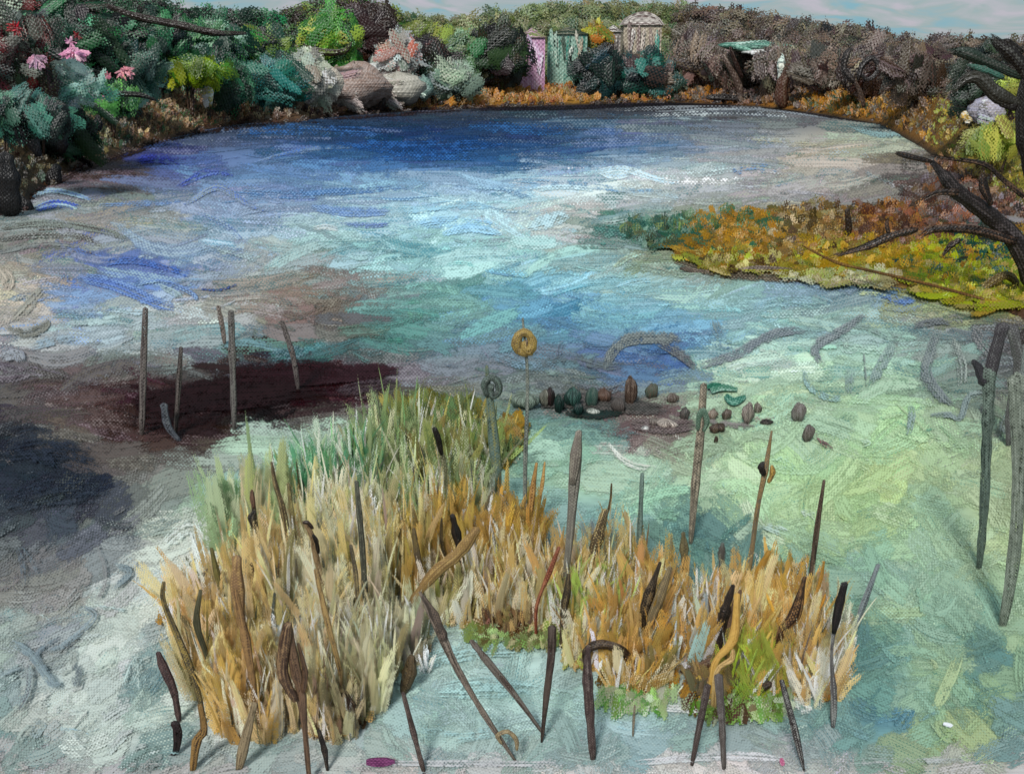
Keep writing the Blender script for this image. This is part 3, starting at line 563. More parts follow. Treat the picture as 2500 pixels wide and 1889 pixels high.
# ---- trees and shrubs that can be told apart (px, top/centre, size in photo pixels)
G1 = 'trees of the dark green wood on the left'
DG = ['07140e', '0c281c', '184830', '247040', '1c3828', '0c0a08', '4c9468']
tree('pine_tree', 'dark green tree in the top left corner with red fruit showing in it', 'tree', 60, -30, 250, 12, ['18261c', '24382a', '301c18', '5c5c50', '6c1c20', '8c9488'], G1, nd=300, spx=14)
tree('oak_tree', 'dark blue-green tree left of the pink flowers on the low branch', 'tree', 235, 2, 200, 14, DG + ['281c18'], G1, nd=340, spx=12)
tree('oak_tree', 'deep green tree with a dark brown bough slanting down its top', 'tree', 390, 32, 190, 16, DG + ['14302a', '0f4c3c'], G1, nd=320, spx=11)
tree('oak_tree', 'bottle green tree above the bright yellow-green shrub', 'tree', 520, 58, 170, 14, ['0f3c2c', '145040', '1c5c34', '3c8444', '94c4a0', '123428'], G1, nd=300, spx=11)
tree('oak_tree', 'mid green tree where the wood dips to the pale shrub', 'tree', 640, 74, 130, 12, ['14382c', '1c4c38', '2c6c3c', '6c8c34', '1c2820'], G1, nd=220, spx=11)
tree('maple_tree', 'bright leaf-green tree standing left of the dark brown crown', 'tree', 815, 38, 120, 14, ['2c7024', '3c8c2c', '5ca03c', '1c4820', '8cac3c', 'c0bc4c'], None, nd=280, spx=11)
tree('copper_beech', 'dark maroon-brown rounded tree at the top of the hill', 'tree', 915, 24, 110, 20, ['24120f', '2c1612', '381c14', '201010'], None, nd=260, spx=14, dry=.02)
tree('olive_tree', 'olive-green tree with a yellow edge right of the maroon crown', 'tree', 1035, 62, 130, 16, ['6c7c34', '8c9444', '4c6430', '5c5c2c', 'a09c3c'], None, nd=240, spx=11)
tree('yew_tree', 'black-green tree with drooping curved boughs left of the pink house', 'tree', 1215, 74, 100, 8, ['101c14', '182418', '243c24', '3c2c20', '0c140f'], None, nd=220, spx=16, up=.9, dry=.02)
tree('oak_tree', 'small dark tree above the pale stones by the shore', 'tree', 1045, 108, 100, 9, ['181814', '242018', '3c1818', '2c4c2c'], None, nd=170, spx=14)
tree('birch_tree', 'grey-green bush tree between the dark crown and the black-green one', 'tree', 1130, 92, 90, 11, ['5c8c50', '4c7448', '8ca880', '6c7c50', '2c5c34'], None, nd=180, spx=12)
GB = 'bare brown trees on the right bank'
BR = ['5c4c44', '6c5c50', '4c3c34', '7c6c60', '3c3029', '8c7c6c']
for px, top, wd, lab in [(1705, 95, 120, 'bare brown tree just right of the white cottage'), (1800, 120, 120, 'taupe bare tree with two crossing limbs behind the driftwood'),
                         (1905, 130, 120, 'taupe tree with a thick split trunk at the water'), (2005, 128, 120, 'brown thin tree over the ochre reeds on the right bank'),
                         (2110, 120, 130, 'brown tree with two dark tangled rings in its crown'), (2215, 128, 120, 'dark russet-brown tree at the bend of the right shore')]:
    tree('bare_tree', lab, 'tree', px, top, wd, 10, BR + (['3c2418'] if px > 2100 else ['a09080']), GB, nd=200, spx=13, up=.9, trunk='2c1c14', trunk_w=11, limbs=5)
tree('shade_tree', 'dark green-grey tree under the sky at the far right', 'tree', 2375, 112, 150, 9, ['2c3c34', '3c3a34', '24302a', '4c5c4c', '1c1a18'], None, nd=200, spx=14)

bush('flowering_shrub', 'pale mint shrub spilling down the left edge', 'shrub', 110, 205, 230, 90, 7, ['7cac98', 'a4c8b8', '4c8870', 'd0dcd0', '2c6450', '9cb8a8', 'c0d0c4'], None, nd=260, spx=13, up=.2)
bush('flowering_shrub', 'dark teal shrub hanging low over the left shore', 'shrub', 60, 290, 190, 90, 3, ['1c4438', '2c5c4c', '141a18', '4c7c68', '1c2c24'], None, nd=190, spx=15, up=.9)
bush('flowering_shrub', 'green and black shrub standing at the brown left bank', 'shrub', 160, 320, 120, 90, 3, ['24402c', '101414', '3c6c48', '141010', '2c5c40'], None, nd=120, spx=16, up=.9)
bush('shrub', 'bright yellow-green shrub glowing under the dark wood', 'shrub', 470, 178, 160, 60, 6, ['6c8c14', '8ca814', '4c7c1c', 'a0ac1c', '2c5c24'], None, nd=150, spx=13, lw=1.8)
bush('shrub', 'mid green grassy shrub on the brown bank', 'shrub', 275, 245, 130, 50, 6, ['3c7c44', '2c5c34', '5c9c4c', '1c3828'], None, nd=90, spx=13)
bush('shrub', 'grey-green upright shrub with pale loops in it', 'shrub', 350, 185, 90, 90, 8, ['3c6c58', '5c8470', '24483c', '7ca08c'], None, nd=80, spx=12, up=1.2)
bush('shrub', 'tall deep green shrub right of the white stone', 'shrub', 555, 200, 80, 100, 4, ['1c5438', '2c7448', '143c2c', '101c18', '3c8454'], None, nd=90, spx=18, up=1.3)
bush('shrub', 'teal shrub with a bright turquoise patch at its foot', 'shrub', 670, 200, 120, 100, 5, ['1c4c44', '28746c', '144038', '3c9488', '1c3830', '4c8c7c'], None, nd=130, spx=14)
bush('pampas_shrub', 'creamy white feathery shrub beside the teal one', 'shrub', 765, 190, 80, 110, 5, ['c8ccc0', 'd8d4c8', 'a8b4a4', 'b0b09c', 'd4d8cc'], None, nd=120, spx=13, up=1.2, dry=.05)
bush('pampas_shrub', 'pale grey shrub with rust-red top at the middle of the far shore', 'shrub', 965, 160, 90, 110, 6, ['b0b4b0', '989c94', 'a85c4c', '8c9490', 'c4c8c4', 'b08478'], None, nd=140, spx=13, up=.6, dry=.05)
bush('pampas_shrub', 'pale sage shrub with dark slanting strokes near the shore', 'shrub', 1095, 200, 120, 70, 4, ['9cac98', '7c9484', '24342c', 'b0bca8', '6c8c80', '3c4c34'], None, nd=110, spx=14, up=.6)
bush('holly_bush', 'near-black green bush between the two houses', 'bush', 1457, 185, 75, 85, 5, ['0c2420', '0a1a18', '14443c', '08120f'], None, nd=150, spx=15, up=.8, dry=0)
bush('holly_bush', 'dark teal bush below the white cottage', 'bush', 1560, 180, 100, 80, 5, ['0f2c28', '14504a', '0a1412', '2c7468', '5c4c44'], None, nd=150, spx=15, up=.7, dry=0)
bush('holly_bush', 'teal and rust bush right of the white cottage', 'bush', 1625, 205, 80, 50, 4, ['3c7c70', '8c5c30', '5c8c80', '6c5c4c', '2c5c54'], None, nd=80, spx=13)
bush('gorse_bush', 'yellow-green bush right of the far bend below the arching bough', 'bush', 2420, 345, 110, 70, 2, ['a0b044', '7c8c34', 'b4bc58', '5c5c30', '8c7c34'], None, nd=120, spx=14)
bush('gorse_bush', 'acid yellow bush at the right edge above the dark trunk', 'bush', 2480, 225, 70, 60, 8, ['a8b44c', '8c9c44', '5c6438'], None, nd=70, spx=14)

# pink and red flowers (each cluster is its own)
def flower(px, py, r, cols, label, bb=5.5, nd=16):
    Y = float(shore_dist(px)) + bb; c = vp(px, py, Y); m = pxm(Y); bg_ = Bag(); n = nd
    a = rng.uniform(-2.6, .0, n) if r > 20 else rng.uniform(-3.1, 3.1, n)
    D = np.stack([np.cos(a), np.full(n, -.15), np.sin(a)], -1); D = unit(D); Nn = np.tile([[0, -1., .1]], (n, 1)); Nn = unit(Nn - D * (D * Nn).sum(1, keepdims=True)); Sd = np.cross(D, Nn)
    k = rng.integers(0, len(cols), n); cs = np.array([srgb(h) for h in cols])
    ribbons(bg_, np.tile(c, (n, 1)) + rng.normal(0, r * .1 * m, (n, 3)), D, Sd, Nn, r * m * rng.uniform(.7, 1.2, n), r * .32 * m * rng.uniform(.7, 1.3, n), rng.normal(0, .2, n), jit(cs[k], n), jit(cs[(k + 1) % len(cs)], n), .4, .05 * np.ones(n), n=5)
    tag(bg_.build('flower_cluster', PAINT_THICK, origin=c), label, 'flowers', 'pink flowers in the left wood')
PK = ['d08cac', 'b86c90', 'e4b4c8', 'c890a8']
flower(180, 122, 38, PK, 'large pink flower spray fanning down in the left wood', nd=26)
flower(172, 104, 14, PK, 'small pink flower head just over the large pink spray')
flower(88, 138, 30, ['a87c94', 'c89cb0', '8c7484'], 'dusky mauve-pink flowers near the left edge', nd=20)
flower(300, 170, 26, ['c07c84', 'd898a0', 'a0606c'], 'salmon-pink curved flower right of the large pink spray', nd=16)
flower(262, 186, 12, ['c07c8c', 'a86070'], 'small rose flower left of the salmon one')
flower(138, 268, 20, ['b07c88', 'c898a0'], 'faded pink flower low by the dark teal shrub', bb=3)
flower(250, 235, 9, ['8c5c64', 'a07078'], 'tiny dusky pink flower above the brown bank')
flower(38, 70, 20, ['8c1c28', 'a8242c', '6c1818'], 'crimson fruit cluster at the left in the corner tree', bb=10)
flower(84, 86, 18, ['a8242c', '8c1c28'], 'crimson fruit cluster right of the other in the corner tree', bb=10)
flower(190, 88, 10, ['8c1c28', '6c1818'], 'small red fruit above the pink sprays', bb=8)

# ---- houses on the far bank
def box(bag, x0, x1, y0, y1, z0, z1, c1, c2, pm, mixa=.5):
    q = np.array([[x0, y0], [x1, y0], [x1, y1], [x0, y1], [x0, y0]])
    for i in range(4):
        V = np.array([[[*q[i], z0], [*q[i + 1], z0]], [[*q[i], z1], [*q[i + 1], z1]]])
        w_ = np.linalg.norm(q[i + 1] - q[i]); o_ = rng.uniform(0, 500)
        UV = np.array([[[0, 0], [0, w_]], [[z1 - z0, 0], [z1 - z0, w_]]]) / pm / 10 + o_
        bag.add(V[None], rgba(srgb(c1), -1.)[None, None, None], rgba(srgb(c2), mixa)[None, None, None], UV[None], np.full((1, 1, 1), pm))
    for z in (z0, z1):
        V = np.array([[[x0, y0, z], [x1, y0, z]], [[x0, y1, z], [x1, y1, z]]])
        UV = np.array([[[0, 0], [0, 1]], [[1, 0], [1, 1]]]) * 3.
        bag.add(V[None], rgba(srgb(c1), -1.)[None, None, None], rgba(srgb(c2), mixa)[None, None, None], UV[None], np.full((1, 1, 1), pm))
def roof(bag, x0, x1, y0, y1, z0, zr, c1, c2, pm, gable_x=False, round_=False):
    n = 9; t = np.linspace(0, 1, n)
    prof = np.sin(np.pi * t) ** .7 if round_ else 1 - np.abs(2 * t - 1)
    for (a, b_) in ((0, 1),):
        if gable_x:   # ridge runs along x
            V = np.array([[[x, y0 + (y1 - y0) * tt, z0 + (zr - z0) * p] for x in np.linspace(x0, x1, 5)] for tt, p in zip(t, prof)])
        else:         # ridge runs along y: gable faces the pond
            V = np.array([[[x0 + (x1 - x0) * tt, y, z0 + (zr - z0) * p] for y in np.linspace(y0, y1, 5)] for tt, p in zip(t, prof)])
        UV = np.stack(np.meshgrid(np.linspace(0, 8, 5), np.linspace(0, 8, n)), -1)[..., ::-1]
        bag.add(V[None], rgba(srgb(c1), -1.)[None, None, None], rgba(srgb(c2), .55)[None, None, None], UV[None], np.full((1, 1, 1), pm))
        if not gable_x:
            F = np.array([[[x0 + (x1 - x0) * tt, y0 + .02, z0], [x0 + (x1 - x0) * tt, y0 + .02, z0 + (zr - z0) * p]] for tt, p in zip(t, prof)])
            UV = np.stack(np.meshgrid([0, 2.], np.linspace(0, 5, n)), -1)[..., ::-1] + 9.
            bag.add(F[None], rgba(srgb(c1), -1.)[None, None, None], rgba(srgb(c2), .6)[None, None, None], UV[None], np.full((1, 1, 1), pm))
def house(px0, px1, ptop, peave, pbase, bb, label, cat, wall_c, wall2, roof_c, roof2, dabs_, windows=(), door=None, round_=False, name='cottage', gable_x=False):
    Y = float(shore_dist((px0 + px1) / 2)) + bb; m = pxm(Y)
    A = vp(px0, pbase, Y); B_ = vp(px1, pbase, Y); zt = float(vp(px0, ptop, Y)[2]); ze = float(vp(px0, peave, Y)[2]); zb = float(land_z((px0 + px1) / 2, bb)) - .4
    zb = min(zb, A[2])
    dep = (B_[0] - A[0]) * .8
    t = empty(name, ((A[0] + B_[0]) / 2, Y, zb), label, cat); org = np.array(t.location)
    b_ = Bag(); box(b_, A[0], B_[0], Y, Y + dep, zb, ze, wall_c, wall2, m); b_.build('wall', PAINT, t, origin=org, smooth=False)
    b_ = Bag(); e_ = 5 * m; roof(b_, A[0] - e_, B_[0] + e_, Y - e_, Y + dep + e_, ze, zt, roof_c, roof2, m, gable_x, round_); b_.build('roof', PAINT_THICK, t, origin=org, smooth=False)
    for (wx0, wx1, wy0, wy1, wc) in windows:
        b_ = Bag(); p = vp(wx0, wy1, Y); q = vp(wx1, wy0, Y); box(b_, p[0], q[0], Y - 1.2 * m, Y - .1 * m, p[2], q[2], wc, '14201c', m, .3)
        o = b_.build('window', PAINT, t, origin=org, smooth=False)
        b_ = Bag(); g_ = 1.6 * m; box(b_, p[0] - g_, q[0] + g_, Y - .8 * m, Y - .05 * m, p[2] - g_, q[2] + g_, 'b8b4a8', 'e0dccc', m, .4)
        f_ = b_.build('frame', PAINT, o, origin=org, smooth=False)
    if door:
        wx0, wx1, wy0, wy1, wc = door; b_ = Bag(); p = vp(wx0, wy1, Y); q = vp(wx1, wy0, Y); box(b_, p[0], q[0], Y - 1.4 * m, Y - .1 * m, p[2], q[2], wc, '1c1814', m, .4); b_.build('door', PAINT, t, origin=org, smooth=False)
    for (x, y, L, W, ang, c1, c2) in dabs_:      # planks of thick render on the front
        b_ = Bag(); P0 = vp(x, y, Y - 2.2 * m)[None]; D = np.array([[math.sin(R(ang)), -.02, -math.cos(R(ang))]]); Nn = np.array([[0, -1., 0]]); Nn = unit(Nn - D * (D * Nn).sum()); Sd = np.cross(D, Nn)
        ribbons(b_, P0, D, Sd, Nn, np.array([L * m]), np.array([W * m]), np.array([rng.normal(0, .12)]), srgb(c1)[None], srgb(c2)[None], np.array([.7]), np.array([.3]), n=8, m=5, dome=.25)
        b_.build('board', PAINT_THICK, t, origin=org)
    return t
house(1520, 1612, 28, 62, 150, 13, 'white cottage with a rounded grey roof on the far bank', 'cottage', 'b8ac98', '7c6c64', '6c5c58', 'c8c0b8',
      [(1536, 50, 90, 12, 4, 'c8bcb0', '6c5c58'), (1548, 62, 80, 11, -3, '9c8c88', 'e0dcd4'), (1560, 60, 85, 12, 2, 'd0c4b8', '7c6864'), (1574, 64, 88, 11, -2, 'a09084', 'd8ccc0'), (1588, 66, 84, 11, 3, 'c8b8a8', '8c7c74'), (1604, 74, 66, 12, 2, 'b8bcb0', '4c9484')],
      windows=[(1541, 1551, 74, 96, '3c2c2c'), (1566, 1574, 82, 108, '4c3c38')], door=(1588, 1600, 112, 150, '4c8c7c'), round_=True)
house(1478, 1514, 62, 78, 128, 11, 'small white shed with a curled roof at the cottage\'s left', 'shed', 'a8a098', '6c605c', 'e0dcd4', '5c4c4c',
      [(1484, 84, 40, 9, 0, '9c948c', '5c4c4c'), (1496, 82, 44, 9, 5, 'b8b0a8', '5c4c4c'), (1507, 84, 42, 8, -4, 'd8d4cc', '6c6460')], windows=[(1490, 1498, 94, 108, '3c2c30')], name='shed')
house(1266, 1330, 68, 92, 182, 10, 'pink house with a lilac gable on the far bank', 'house', 'c090b0', 'd4b4c8', 'b08ca0', '8c9c5c',
      [(1272, 92, 50, 14, 8, 'c88cac', 'a88cac'), (1288, 84, 70, 16, 14, 'd8a4c4', 'c0b0c8'), (1304, 100, 74, 16, 14, 'c898c0', 'e0c8dc'), (1320, 120, 64, 13, 8, 'c8a8c8', 'ece4ec'), (1283, 120, 60, 12, 10, 'b08c9c', 'd0a8b8')],
      windows=[(1286, 1294, 106, 120, '5c5060')], door=(1310, 1320, 150, 178, '8c7c94'), name='house')
house(1338, 1432, 66, 84, 176, 12, 'pale green boathouse with teal streaks beside the pink house', 'boathouse', '94b4a4', '3c7c6c', '6c6c58', '2c4438',
      [(1345, 70, 62, 13, 4, '3c8474', '9cb8a8'), (1358, 76, 80, 14, -5, '5c9484', 'b0c4b4'), (1374, 80, 70, 12, 3, 'a0b0a0', '4c5c50'), (1390, 84, 74, 12, -6, '8c9c8c', '3c8474'), (1406, 74, 70, 12, 8, '9c9484', 'c8c4b4'), (1422, 90, 64, 12, -8, '7c8478', 'b8a890'), (1378, 124, 46, 12, 24, 'e0e4dc', '2c4c44'), (1400, 112, 40, 12, -30, '2c5c50', 'd8dcd0')],
      windows=[(1352, 1361, 98, 114, '1c3c38')], door=(1384, 1396, 132, 172, '14302c'), name='boathouse')
# yellow shrub between the houses
bush('gorse_bush', 'small bright yellow bush between the boathouse and the shed', 'bush', 1452, 95, 50, 46, 12, ['b8b430', 'a8841c', '8c9c3c', 'b86c28'], None, nd=60, spx=11)

# ---- big pale stones and debris along the far waterline
def stone(px, py, wpx, hpx, label, cols, Yo=None, name='stone', cat='stone', group=None, z=None, curve=.35, nst=9, ang=0., bb=1.5, lw=None):
    Y = Yo if Yo else float(shore_dist(px)) + bb
    m = pxm(Y); c = vp(px, py, Y); t = Bag(); a = wpx * m * .5; hh = hpx * m * .5
    n, mm = 9, 13; th = np.linspace(0, 2 * np.pi, mm); ph = np.linspace(-np.pi / 2, np.pi / 2, n)
    l1, l2 = rng.uniform(0, 6, 2)
    rr = 1 + .17 * np.sin(th[None] * 2 + l1) + .14 * np.sin(th[None] * 3 + ph[:, None] * 3 + l2)
    rr[:, -1] = rr[:, 0]
    V = np.stack([a * np.cos(ph)[:, None] * np.cos(th)[None] * rr, a * .7 * np.cos(ph)[:, None] * np.sin(th)[None] * rr, hh * np.sin(ph)[:, None] * rr * np.ones((1, mm))], -1)
    ca, sa = math.cos(ang), math.sin(ang); x, z_ = V[..., 0].copy(), V[..., 2].copy(); V[..., 0] = x * ca + z_ * sa; V[..., 2] = -x * sa + z_ * ca
    V = V + c
    UV = np.stack(np.broadcast_arrays(th[None] * a / m / 10, ph[:, None] * hh / m / 10), -1) + rng.uniform(0, 500)
    if nst == 0: UV = UV[..., ::-1] * np.array([1., 1.6])
    t.add(V[None], rgba(srgb(cols[0]), -.6)[None, None, None], rgba(srgb(cols[1]), .6)[None, None, None], UV[None], np.full((1, 1, 1), m))
    if nst:
        k = nst; tt = (np.arange(k) + .5) / k * 2 - 1
        P0 = c + np.stack([np.full(k, -a * .85) * np.sqrt(1 - tt ** 2 * .7), -np.full(k, a * .62) * np.sqrt(1 - tt ** 2 * .8), tt * hh * .85], -1)
        D = unit(np.stack([np.ones(k), np.full(k, -.03), rng.normal(-.12, .12, k)], -1)); Nn = unit(np.array([0, -1., .15]) - D * (D * np.array([0, -1., .15])).sum(1, keepdims=True)); Sd = np.cross(D, Nn)
        cs = np.array([srgb(h) for h in cols]); kk = rng.integers(0, len(cs), k)
        ribbons(t, P0, D, Sd, Nn, a * 1.5 * rng.uniform(.7, 1.0, k) * np.sqrt(1 - tt ** 2 * .6), np.full(k, 2.1 * hh / k * 2.6), rng.normal(curve, .3, k) * .5, jit(cs[kk], k), jit(cs[(kk + 1) % len(cs)], k), np.full(k, .55), np.full(k, .3), n=8, m=5, dome=.2)
    tag(t.build(name, PAINT_THICK, origin=c), label, cat, group)
GS = 'pale boulders on the far shore'
stone(868, 212, 170, 92, 'large beige boulder with brown curved bands on the far shore', ['a89890', '8c7468', 'b8aca0', '6c5448', 'c4b8ac'], bb=3, group=GS, nst=9, name='boulder', cat='boulder')
stone(968, 218, 130, 62, 'grey-white boulder right of the banded beige one', ['b0aca0', '989488', 'c0bcb0', '8c8478'], bb=3.2, group=GS, nst=7, name='boulder', cat='boulder')
stone(800, 205, 60, 70, 'small cream boulder at the left of the banded one', ['c0b8a8', 'a89c90', 'd0c8b8'], bb=2.6, group=GS, nst=7, name='boulder', cat='boulder')
stone(1035, 215, 50, 50, 'sage-grey boulder nearest the black slanting strokes', ['8ca49c', '5c7c70', 'b0c0b8'], bb=3, group=GS, nst=6, name='boulder', cat='boulder')
stone(508, 228, 26, 50, 'white and yellow stone standing on the brown left bank', ['f0f0e0', 'd8cc5c', 'ffffff'], bb=3, nst=4)
stone(1845, 114, 150, 18, 'pale mint roof-like slab behind the bare trees', ['8cb4a4', '3c6c5c', 'b0ccc0'], bb=9, nst=5, name='rock_slab', cat='rock')
stone(1870, 128, 120, 12, 'long off-white ledge below the mint slab', ['c8c8c4', '8c8c88', 'dcdcdc'], bb=8, nst=3, name='rock_slab', cat='rock')
stone(1907, 162, 22, 44, 'upright white stone by the split trunk', ['d8dcd4', '94a49c', 'e8e8e4'], bb=2.6, nst=3)
stone(2410, 272, 90, 56, 'pale lilac boulder under the arching bough', ['a8a4b4', '8c8484', 'c0bcc8', 'b8c8c4'], bb=2, nst=6, name='boulder', cat='boulder')
stone(2364, 284, 30, 24, 'small cream and yellow stone left of the lilac boulder', ['d8d4c8', 'c8a040'], bb=1.6, nst=3)

def limb(name, pts, widths, c1, c2, label=None, cat=None, group=None, Y=None, parent=None, origin=None, flat=.7, dry=.05, mixa=.45, enddry=0., material=None, m=9, root=None):
    """a bough through picture points at distance Y (a number or one per point)"""
    Yl = np.full(len(pts), Y) if np.isscalar(Y) else np.asarray(Y, float)
    P = np.array([vp(x, y, yy) for (x, y), yy in zip(pts, Yl)]); r = np.array(widths) * .5 * pxm(Yl.mean())
    if root is not None: P = np.vstack([root, P]); r = np.concatenate([r[:1], r])
    b_ = Bag(); tube(b_, P, r, c1, c2, mixa, dry, flat=flat, enddry=enddry, m=m)
    o = b_.build(name, material or PAINT_THICK, parent, origin=P[0] if parent is None else origin)
    if label: tag(o, label, cat, group)
    return o
# dark boughs that show against the brown and green woods
def bough_set(trees):
    for lab, name, cat, base, parts in trees:
        px, bb = base; B = land_point(np.array(float(px)), bb); t = empty(name, B, lab, cat)
        for pname, pts, ws, c1, c2 in parts: limb(pname, pts, ws, c1, c2, Y=float(B[1]), parent=t, origin=B)
D1, D2 = '2c1c16', '5c4a40'
bough_set([
 ('dead brown tree with crossed limbs standing behind the dark driftwood', 'dead_tree', 'tree', (1800, 2.5), [('trunk', [(1810, 240), (1800, 200), (1765, 135)], [16, 16, 10], '4c3c34', '8c7c70'), ('limb', [(1812, 190), (1795, 150), (1782, 115)], [10, 9, 6], D1, '5c4c44'), ('limb', [(1765, 250), (1772, 200), (1770, 175)], [10, 8, 5], '3c2c24', D2), ('limb', [(1740, 200), (1722, 160), (1712, 150)], [9, 8, 5], '241814', '3c4c40')]),
 ('thick brown split tree leaning at the right waterline', 'dead_tree', 'tree', (1918, 2.2), [('trunk', [(1912, 262), (1908, 215), (1930, 150)], [30, 28, 14], '4c3024', '6c5848'), ('limb', [(1925, 225), (1950, 185), (1945, 168)], [16, 18, 8], '3c2018', '7c5c44')]),
 ('dead tree with two dark looping boughs in the right wood', 'dead_tree', 'tree', (2090, 2.5), [('trunk', [(2110, 262), (2100, 225), (2085, 195)], [10, 10, 8], '3c3028', D2), ('limb', [(2085, 200), (2060, 170), (2068, 130), (2082, 120)], [14, 16, 14, 6], '24201f', '5c5450'), ('limb', [(2095, 195), (2105, 160), (2130, 142), (2145, 170), (2120, 195), (2100, 180)], [10, 14, 12, 12, 10, 6], '24201f', '5c5858')]),
])
limb('driftwood_log', [(1725, 238), (1765, 238), (1808, 240), (1836, 226)], [12, 16, 14, 6], '1c1614', '4c4440', 'black curved driftwood log lying at the far waterline', 'log', Y=float(shore_dist(1780)) + .6)
limb('driftwood_log', [(1240, 258), (1290, 268), (1325, 262)], [12, 16, 10], '14110f', '3c3838', 'black log at the middle of the far waterline', 'log', Y=float(shore_dist(1285)) + .3)
limb('driftwood_log', [(900, 268), (930, 262), (935, 240)], [10, 16, 12], '1c100c', '4c3024', 'dark snag lying at the foot of the pale boulders', 'log', Y=float(shore_dist(920)) + .5)
limb('fallen_bough', [(250, 10), (330, 40), (440, 62), (520, 80), (600, 82)], [10, 16, 18, 16, 6], '241814', '3c4c38', 'long dark brown bough slanting over the left wood', 'bough', Y=float(shore_dist(420)) + 6)
limb('fallen_bough', [(195, 215), (270, 228), (340, 232), (380, 245)], [10, 14, 12, 5], '141210', '2c3c2c', 'black low bough above the brown left bank', 'bough', Y=float(shore_dist(280)) + 3)
limb('fallen_bough', [(740, 112), (790, 128), (840, 126), (858, 104)], [8, 14, 14, 5], '2c2018', '5c6c2c', 'dark hooked bough below the leaf-green tree', 'bough', Y=float(shore_dist(800)) + 5)
# the near left bank's dark stumps
for (pts, ws, lab) in [([(20, 520), (18, 440), (12, 380)], [70, 62, 40], 'black stump at the left edge of the near bank'), ([(95, 380), (70, 330), (48, 300)], [22, 36, 22], 'dark leaning stump left of the upright one'),
                       ([(150, 372), (148, 330), (142, 292)], [26, 36, 24], 'dark upright stump under the left shrubs'), ([(62, 540), (50, 505), (40, 480)], [46, 60, 30], 'low black stump in the corner of the cove'),
                       ([(128, 470), (130, 440), (140, 405)], [36, 40, 18], 'black stump at the water left of the brown shallows'), ([(208, 380), (214, 350), (230, 325)], [18, 24, 12], 'small black stump right of the upright one'), ([(240, 318), (238, 300), (240, 284)], [18, 22, 12], 'small black stump in the pale grass of the bank')]:
    limb('tree_stump', pts, ws, '141112', '2c2824', lab, 'stump', 'black stumps along the left bank', Y=float(shore_dist(pts[0][0])) + (1.5 if pts[0][1] < 400 else -.3), mixa=.35, dry=.2)

# ---- the low spit on the right
SZ = .28
b = Bag()
pts = []
n = 1500
x = rng.uniform(1540, 2700, n * 3); y = rng.uniform(430, 880, n * 3)
def spitmask(x, y): return inside(SPIT, x, y)
gx = np.linspace(1540, 2720, 170); gy = np.linspace(425, 905, 90); GX, GY = np.meshgrid(gx, gy)
ins = spitmask(GX, GY).astype(float)
k = ins.copy()
for _ in range(5):
    k = (np.pad(k, 1, mode='edge')[2:, 1:-1] + np.pad(k, 1, mode='edge')[:-2, 1:-1] + np.pad(k, 1, mode='edge')[1:-1, 2:] + np.pad(k, 1, mode='edge')[1:-1, :-2] + k) / 5
P = gp(GX, GY); P[..., 2] = (k - .35) * .2 + rng.normal(0, .01, k.shape)
spit_c = lerpc(GX, [(1540, '5c5c40'), (1700, '8c6c2c'), (1900, '7c6430'), (2150, '84602c'), (2300, '5c4430'), (2500, '4c3424')])
b.add(P[None], rgba(spit_c, -1 + 0 * GX)[None], rgba(spit_c * .6, .5 + 0 * GX)[None], np.stack([GX / 10, GY / 10], -1)[None], np.full((1, 1, 1), .01))
tag(b.build('spit'), kind='structure')
SPC = [  # x, y, rx, ry, colours
 (1600, 568, 90, 34, ['3c6c60', '2c6454', '6c7c50', '6c9484', '4c5c44']), (1790, 575, 120, 60, ['b08420', '9c741c', 'a8781c', '3c6c4c', '8c6c24', 'c09438']),
 (1690, 552, 60, 20, ['3c7058', '5c7c60', '7c8c50']), (1980, 560, 120, 60, ['5c4a28', '8c6c34', 'c8b484', '4c3820', '6c6034', 'b08c44']),
 (2180, 555, 130, 50, ['6c4428', 'a8742c', '8c5c34', '4c3020', '8c7060']), (2120, 625, 180, 45, ['a88c1c', 'b4901c', '8c8c2c', 'c09c34', '7c6c24']),
 (1830, 640, 150, 22, ['94801c', 'b8bc3c', 'c8bc7c', '5c4824', '8c8430']), (2330, 640, 130, 50, ['94a018', 'a8b01c', 'b08424', '6c7c1c', '1c5448']),
 (2400, 700, 130, 50, ['8c9c18', 'a4ac20', '6c7018', 'b49c34', 'a89450']), (2430, 600, 100, 50, ['145048', '103c38', '28342c', 'a07824']),
 (2300, 500, 110, 60, ['5c4438', '4c3830', '7c6c64', '8c5434', '6c6468']), (2430, 480, 100, 70, ['8c8484', '5c4034', 'a0745c', '4c3c38', 'b4acac']),
 (2060, 680, 120, 14, ['c8c4a0', 'a8b05c', 'b0a470']), (2350, 430, 90, 40, ['4c3424', '3c2c24', '6c4c30', 'b08c6c']), (2440, 370, 80, 40, ['7c6c2c', '94a03c', '4c3424']),
]
clumpcount = 0
